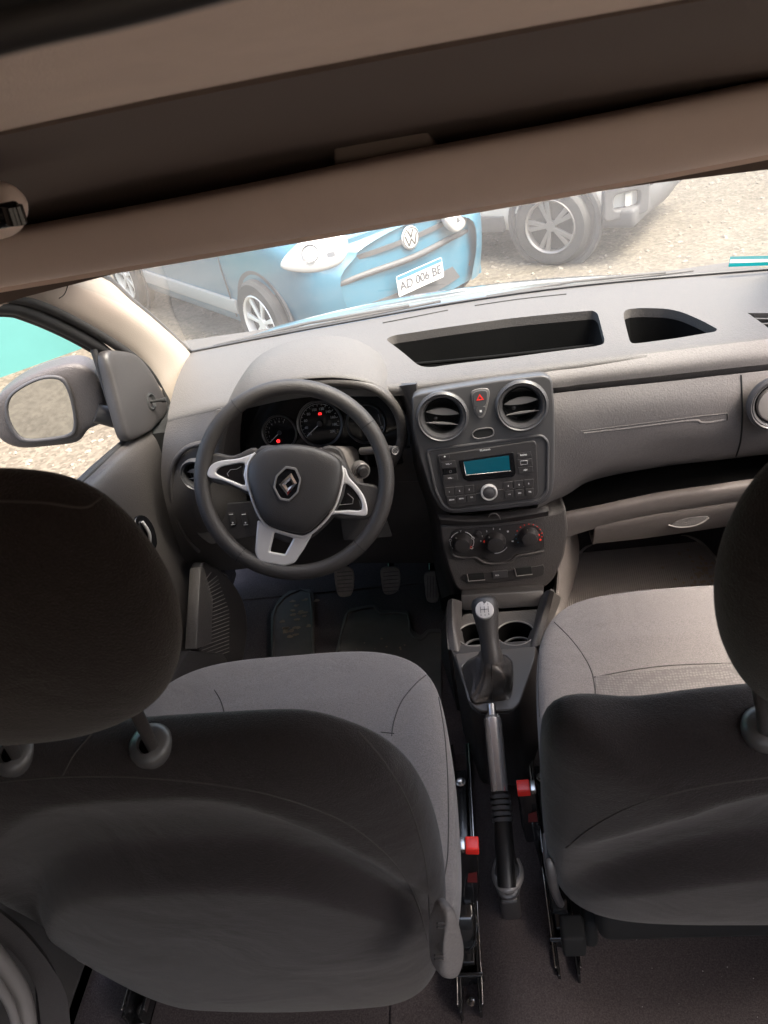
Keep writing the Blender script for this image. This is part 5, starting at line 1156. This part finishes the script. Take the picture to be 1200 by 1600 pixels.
    if not drv:
        gr_ = []
        for i in range(9):
            f_ = i/8; row_ = []
            for j in range(15):
                g_ = j/14; u = 931+(1210-931)*g_; v0 = 1057-22*min(1, g_*1.4)+3*g_; v = v0+f_*70
                h = BC.ray_cast(CAM, ray(u, v).normalized()); 
                if h[0] is None: h = (at(u, v, z=.93), V((0, 0, 1)))
                nn = h[1] if h[1].z > 0 else -h[1]
                row_.append(h[0]+nn*.0012)
            gr_.append(row_)
        m = mat('patterned_fabric', (.125, .115, .11), .95, sheen=.25, spec=.15)
        t = m.node_tree; b = t.nodes['Principled BSDF']; tc = t.nodes.new('ShaderNodeTexCoord'); vo = t.nodes.new('ShaderNodeTexVoronoi'); vo.inputs['Scale'].default_value = 210; vo.inputs['Randomness'].default_value = .35
        t.links.new(tc.outputs['Object'], vo.inputs[0]); cr = t.nodes.new('ShaderNodeMapRange'); cr.inputs[1].default_value = .1; cr.inputs[2].default_value = .6; cr.inputs[3].default_value = 1.15; cr.inputs[4].default_value = .78
        t.links.new(vo.outputs['Distance'], cr.inputs[0]); mx = t.nodes.new('ShaderNodeMix'); mx.data_type = 'RGBA'; mx.blend_type = 'MULTIPLY'; mx.inputs[0].default_value = 1; mx.inputs[6].default_value = (.15, .138, .132, 1)
        cb = t.nodes.new('ShaderNodeCombineColor'); [t.links.new(cr.outputs[0], cb.inputs[i]) for i in range(3)]
        t.links.new(cb.outputs[0], mx.inputs[7]); t.links.new(mx.outputs[2], b.inputs['Base Color'])
        bp = t.nodes.new('ShaderNodeBump'); bp.inputs['Strength'].default_value = .7; bp.inputs['Distance'].default_value = .001; bp.invert = True; t.links.new(vo.outputs['Distance'], bp.inputs['Height']); t.links.new(bp.outputs[0], b.inputs['Normal'])
        obj('patterned_insert', grid(gr_, 1, 1), m, cu)
    # headrest
    PHd = Pl(V((cx, .385, 1.6)), 97)
    if drv: hh_ = [(-60, 741), (10, 739), (70, 742), (130, 758), (185, 795), (232, 850), (266, 905), (283, 965), (282, 1020), (266, 1065), (235, 1092), (190, 1112), (130, 1127), (60, 1138), (-20, 1142)]
    else: hh_ = [(1290, 665), (1250, 690), (1205, 728), (1168, 772), (1138, 826), (1121, 880), (1116, 930), (1122, 985), (1140, 1030), (1165, 1062), (1200, 1084), (1260, 1094)]
    hcx = PHd.px(128 if drv else 1300, 1000)[0]
    hp_ = [PHd.px(*q) for q in hh_]
    if drv: hcx = (PHd.px(18, 1175)[0]+PHd.px(237, 1165)[0])/2-.01
    else: hcx = hp_[6][0]+.118
    hp_ = [p for p in hp_ if (p[0]-hcx)*sg > .0]
    olh = smooth(mirror_ol(PHd, hp_, hcx), 4)
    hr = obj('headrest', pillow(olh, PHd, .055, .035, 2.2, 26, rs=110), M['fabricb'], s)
    if drv: obj('seam', tube(drape(bvh(hr), [(165, 772), (150, 783), (128, 793), (60, 785), (-40, 783)], .0), .0008, n=2), M['seam'], hr)
    # posts and bezels
    for (bu, bv, tu, tv) in (((22, 1176, -8, 1120), (236, 1162, 207, 1100)) if drv else ((1196, 1136, 1186, 1070), (1196+215, 1110, 1390, 1050))):
        pb, ptp = at(bu, bv, y=.405), at(tu, tv, y=.385)
        ob1 = B_k.ray_cast(CAM, ray(bu, bv).normalized())
        if ob1[0] is not None: pb = ob1[0]
        PBz = Pl(pb-V((0, 0, .004))); PBz.n = (V((0, -.42, .9))).normalized(); PBz.ex = V((1, 0, 0)); PBz.ey = PBz.n.cross(PBz.ex)
        bz = obj('headrest_bezel', lathe([(.021, -.006), (.0225, .002), (.0215, .007), (.017, .012), (.0105, .0145), (.0095, .010)], PBz, n=40, cap=False), M['satin'], s)
        obj('headrest_post', tube([pb-V((0, 0, .01)), pb.lerp(ptp, .5), ptp+(ptp-pb)*.05], .0058, n=5), M['dark'], s)
    # frame and rails
    xi = cx+sg*.27 if drv else cx-.262
    for side, xr in (('in', -.066 if drv else .094), ('out', cx-(-.066-cx) if drv else cx+(cx-.094))):
        ye = .495 if drv else .545
        rl = obj('seat_rail', [box(xr-.018, xr-.013, ye, 1.0, FLZ+.002, FLZ+.045, .001), box(xr+.013, xr+.018, ye, 1.0, FLZ+.002, FLZ+.045, .001), box(xr-.018, xr+.018, ye, 1.0, FLZ+.002, FLZ+.008, .001), box(xr-.011, xr+.011, ye+.07, .93, FLZ+.012, FLZ+.052, .002)], M['metal'], s)
        obj('rail_bright_edge', [box(xr+.0182, xr+.0215, ye+.01, 1.0, FLZ+.035, FLZ+.048, .001), box(xr-.0215, xr-.0182, ye+.01, 1.0, FLZ+.035, FLZ+.048, .001), box(xr-.018, xr+.018, ye-.004, ye+.004, FLZ+.006, FLZ+.012, .001)], M['steel'], rl)
        for yy_ in (ye+.025, ye+.115, .90):
            PBt = Pl((xr, yy_, FLZ+(.010 if yy_ < ye+.05 else .054)), 0)
            obj('bolt', lathe([(.0105, 0), (.0105, .003), (.007, .004), (.007, .009), (.004, .010), (.001, .010)], PBt, n=12, cap=False), M['steel'], rl)
        obj('rail_bracket', [box(xr-.024, xr+.024, ye+.05, ye+.056, FLZ+.004, FLZ+.05, .001), hull([V((xr+dx, y_, z_)) for dx in (-.017, .017) for y_, z_ in ((ye+.09, FLZ+.05), (ye+.19, FLZ+.05), (ye+.12, FLZ+.10), (ye+.19, FLZ+.12))], .006)], M['metal'], rl)
    obj('seat_pan', box(cx-.21, cx+.21, .56, .98 if drv else 1.05, .70, .80, .02), M['black'], s)
    return s, cu, bk
ds, dcu, dbk = make_seat(True)
ps, pcu, pbk = make_seat(False)
# driver's recline lever with its cover
PLv = Pl(at(695, 1470, x=-.058)); PLv.n = V((.62, -.78, .1)).normalized(); PLv.ex = V((0, 0, 1)).cross(PLv.n).normalized(); PLv.ey = PLv.n.cross(PLv.ex)
lv = obj('recline_lever', pillow(smooth(PLv.pxs([(688, 1412), (700, 1409), (706, 1430), (711, 1465), (710, 1500), (702, 1518), (684, 1518), (677, 1500), (680, 1460), (684, 1430)]), 4), PLv, .018, .012, 4, 10), M['pad'], ds)
objs('lever_ridge', [tube([PLv.W(*PLv.px(u0, v, .019), .0178), PLv.W(*PLv.px(u1, v, .019), .0178)], .0011, n=2) for u0, u1, v in ((684, 695, 1444), (684, 695, 1450), (680, 693, 1494), (680, 693, 1500))], M['dark'], lv)
sl2 = obj('recline_lever', tube([at(852, 1305, x=.075), at(858, 1345, x=.072), at(866, 1390, x=.076), at(876, 1412, x=.088)], .006, sm=3, radii=[.6, 1.1, 1, .9]), M['satin'], ps)
obj('belt_anchor', box(.088, .125, .56, .60, .66, .72, .006), M['black'], ps)
obj('belt_anchor', box(.128, .150, .60, .66, .60, .68, .008), M['black'], ps)

# seat belt buckles
def buckle(nm_lbl, tpx, bpx, zt_, zb_, x_, out):
    top_, bot2 = at(*tpx, z=zt_), at(*bpx, z=zb_)
    s = thing('seat_belt_buckle', nm_lbl, 'buckle', bot2, 'seat belt buckles between the seats')
    up_ = (top_-bot2).normalized(); Lb = (top_-bot2).length
    P = Pl(bot2); P.ey = up_; P.ex = V((1, 0, 0)); P.ex = (P.ex-up_*P.ex.dot(up_)).normalized(); P.n = P.ex.cross(P.ey)
    def bx_(x0, x1, y0_, y1_, z0, z1, bv=.003): return hull([P.W(x, y_, z_) for x in (x0, x1) for y_ in (y0_, y1_) for z_ in (z0, z1)], bv)
    obj('housing', hull([P.W(x, y_, z_) for x, y_ in ((-.016, Lb), (.016, Lb), (.016, .04), (.012, 0), (-.012, 0), (-.016, .04)) for z_ in (-.012, .012)], .0035), M['gloss'], s)
    obj('release_button', bx_(-.006 if out > 0 else -.0155, .0155 if out > 0 else .006, Lb-.010, Lb+.004, -.0115, .0135, .002), M['red'], s)
    obj('tongue_slot', bx_(-.0155 if out > 0 else .007, -.007 if out > 0 else .0155, Lb-.008, Lb+.002, -.010, .0125, .001), M['steel'], s)
    obj('warning_label', plate([(-.004*1, Lb*.42), (.012, Lb*.42), (.012, Lb*.62), (-.002, Lb*.58)], P, .0006, .0001, c=.0122), M['dred'], s)
    return s, P
bs, P = buckle('red-topped black seat belt buckle beside the driver seat, wire loop below', (733, 1318), (734, 1402), .83, .70, 0, 1)
obj('wire_loop', tube([at(u, v, z=z_) for u, v, z_ in [(731, 1404, .70), (724, 1430, .68), (718, 1460, .66), (722, 1478, .65), (733, 1483, .65), (742, 1470, .66), (745, 1445, .68), (740, 1415, .69), (737, 1402, .70)]], .0016, sm=5), M['gloss'], bs)
obj('stalk', tube([at(730, 1400, z=.70), at(726, 1450, z=.64)], .006), M['metal'], bs)
bs2, P = buckle('red-topped black seat belt buckle beside the passenger seat, near the console', (822, 1228), (832, 1308), .84, .72, 0, -1)
obj('stalk', tube([at(836, 1305, z=.72), at(848, 1350, z=.64)], .005), M['metal'], bs2)

# curved grey trim hoop at the bottom left, and belt reel cover
hoop = [(-90, 1440), (-40, 1462), (0, 1505), (30, 1550), (42, 1600), (46, 1660), (30, 1740)]
tag(obj('sill_hoop', [tube([at(u, v, x=-.60) for u, v in hoop], .012, sm=6), tube([at(u-18, v+22, x=-.60)+V((.004, 0, 0)) for u, v in hoop], .006, sm=6)], M['softsilver']), 'grey curved plastic hoop trim at the sill behind the driver seat', 'trim')
tag(obj('sill_cover', grid([[at(u, v, x=-.58) for u, v in [(0, 1425), (40, 1460), (80, 1510), (105, 1560), (112, 1640)]], [at(u, v, x=-.60) for u, v in [(-60, 1440), (10, 1480), (50, 1530), (62, 1580), (66, 1660)]]], 5, 3, .01), M['dark']), 'black moulded sill cover beside the back of the driver seat', 'trim')
# lint on the carpet
lint = []
for k in range(48):
    u, v = random.uniform(700, 1200), random.uniform(1380, 1600)
    if random.random() < .6: u = random.uniform(740, 1200)
    p = at(u, v, z=FLZ+.003); s_ = random.uniform(.0004, .0010)
    bm = bmesh.new(); bmesh.ops.create_icosphere(bm, subdivisions=1, radius=s_); bmesh.ops.translate(bm, vec=p, verts=bm.verts); me = bpy.data.meshes.new('l'); bm.to_mesh(me); bm.free(); lint.append(me)
o = tag(obj('lint', lint, M['grey']), 'tiny pale lint specks scattered over the dark carpet', 'lint'); o['kind'] = 'stuff'
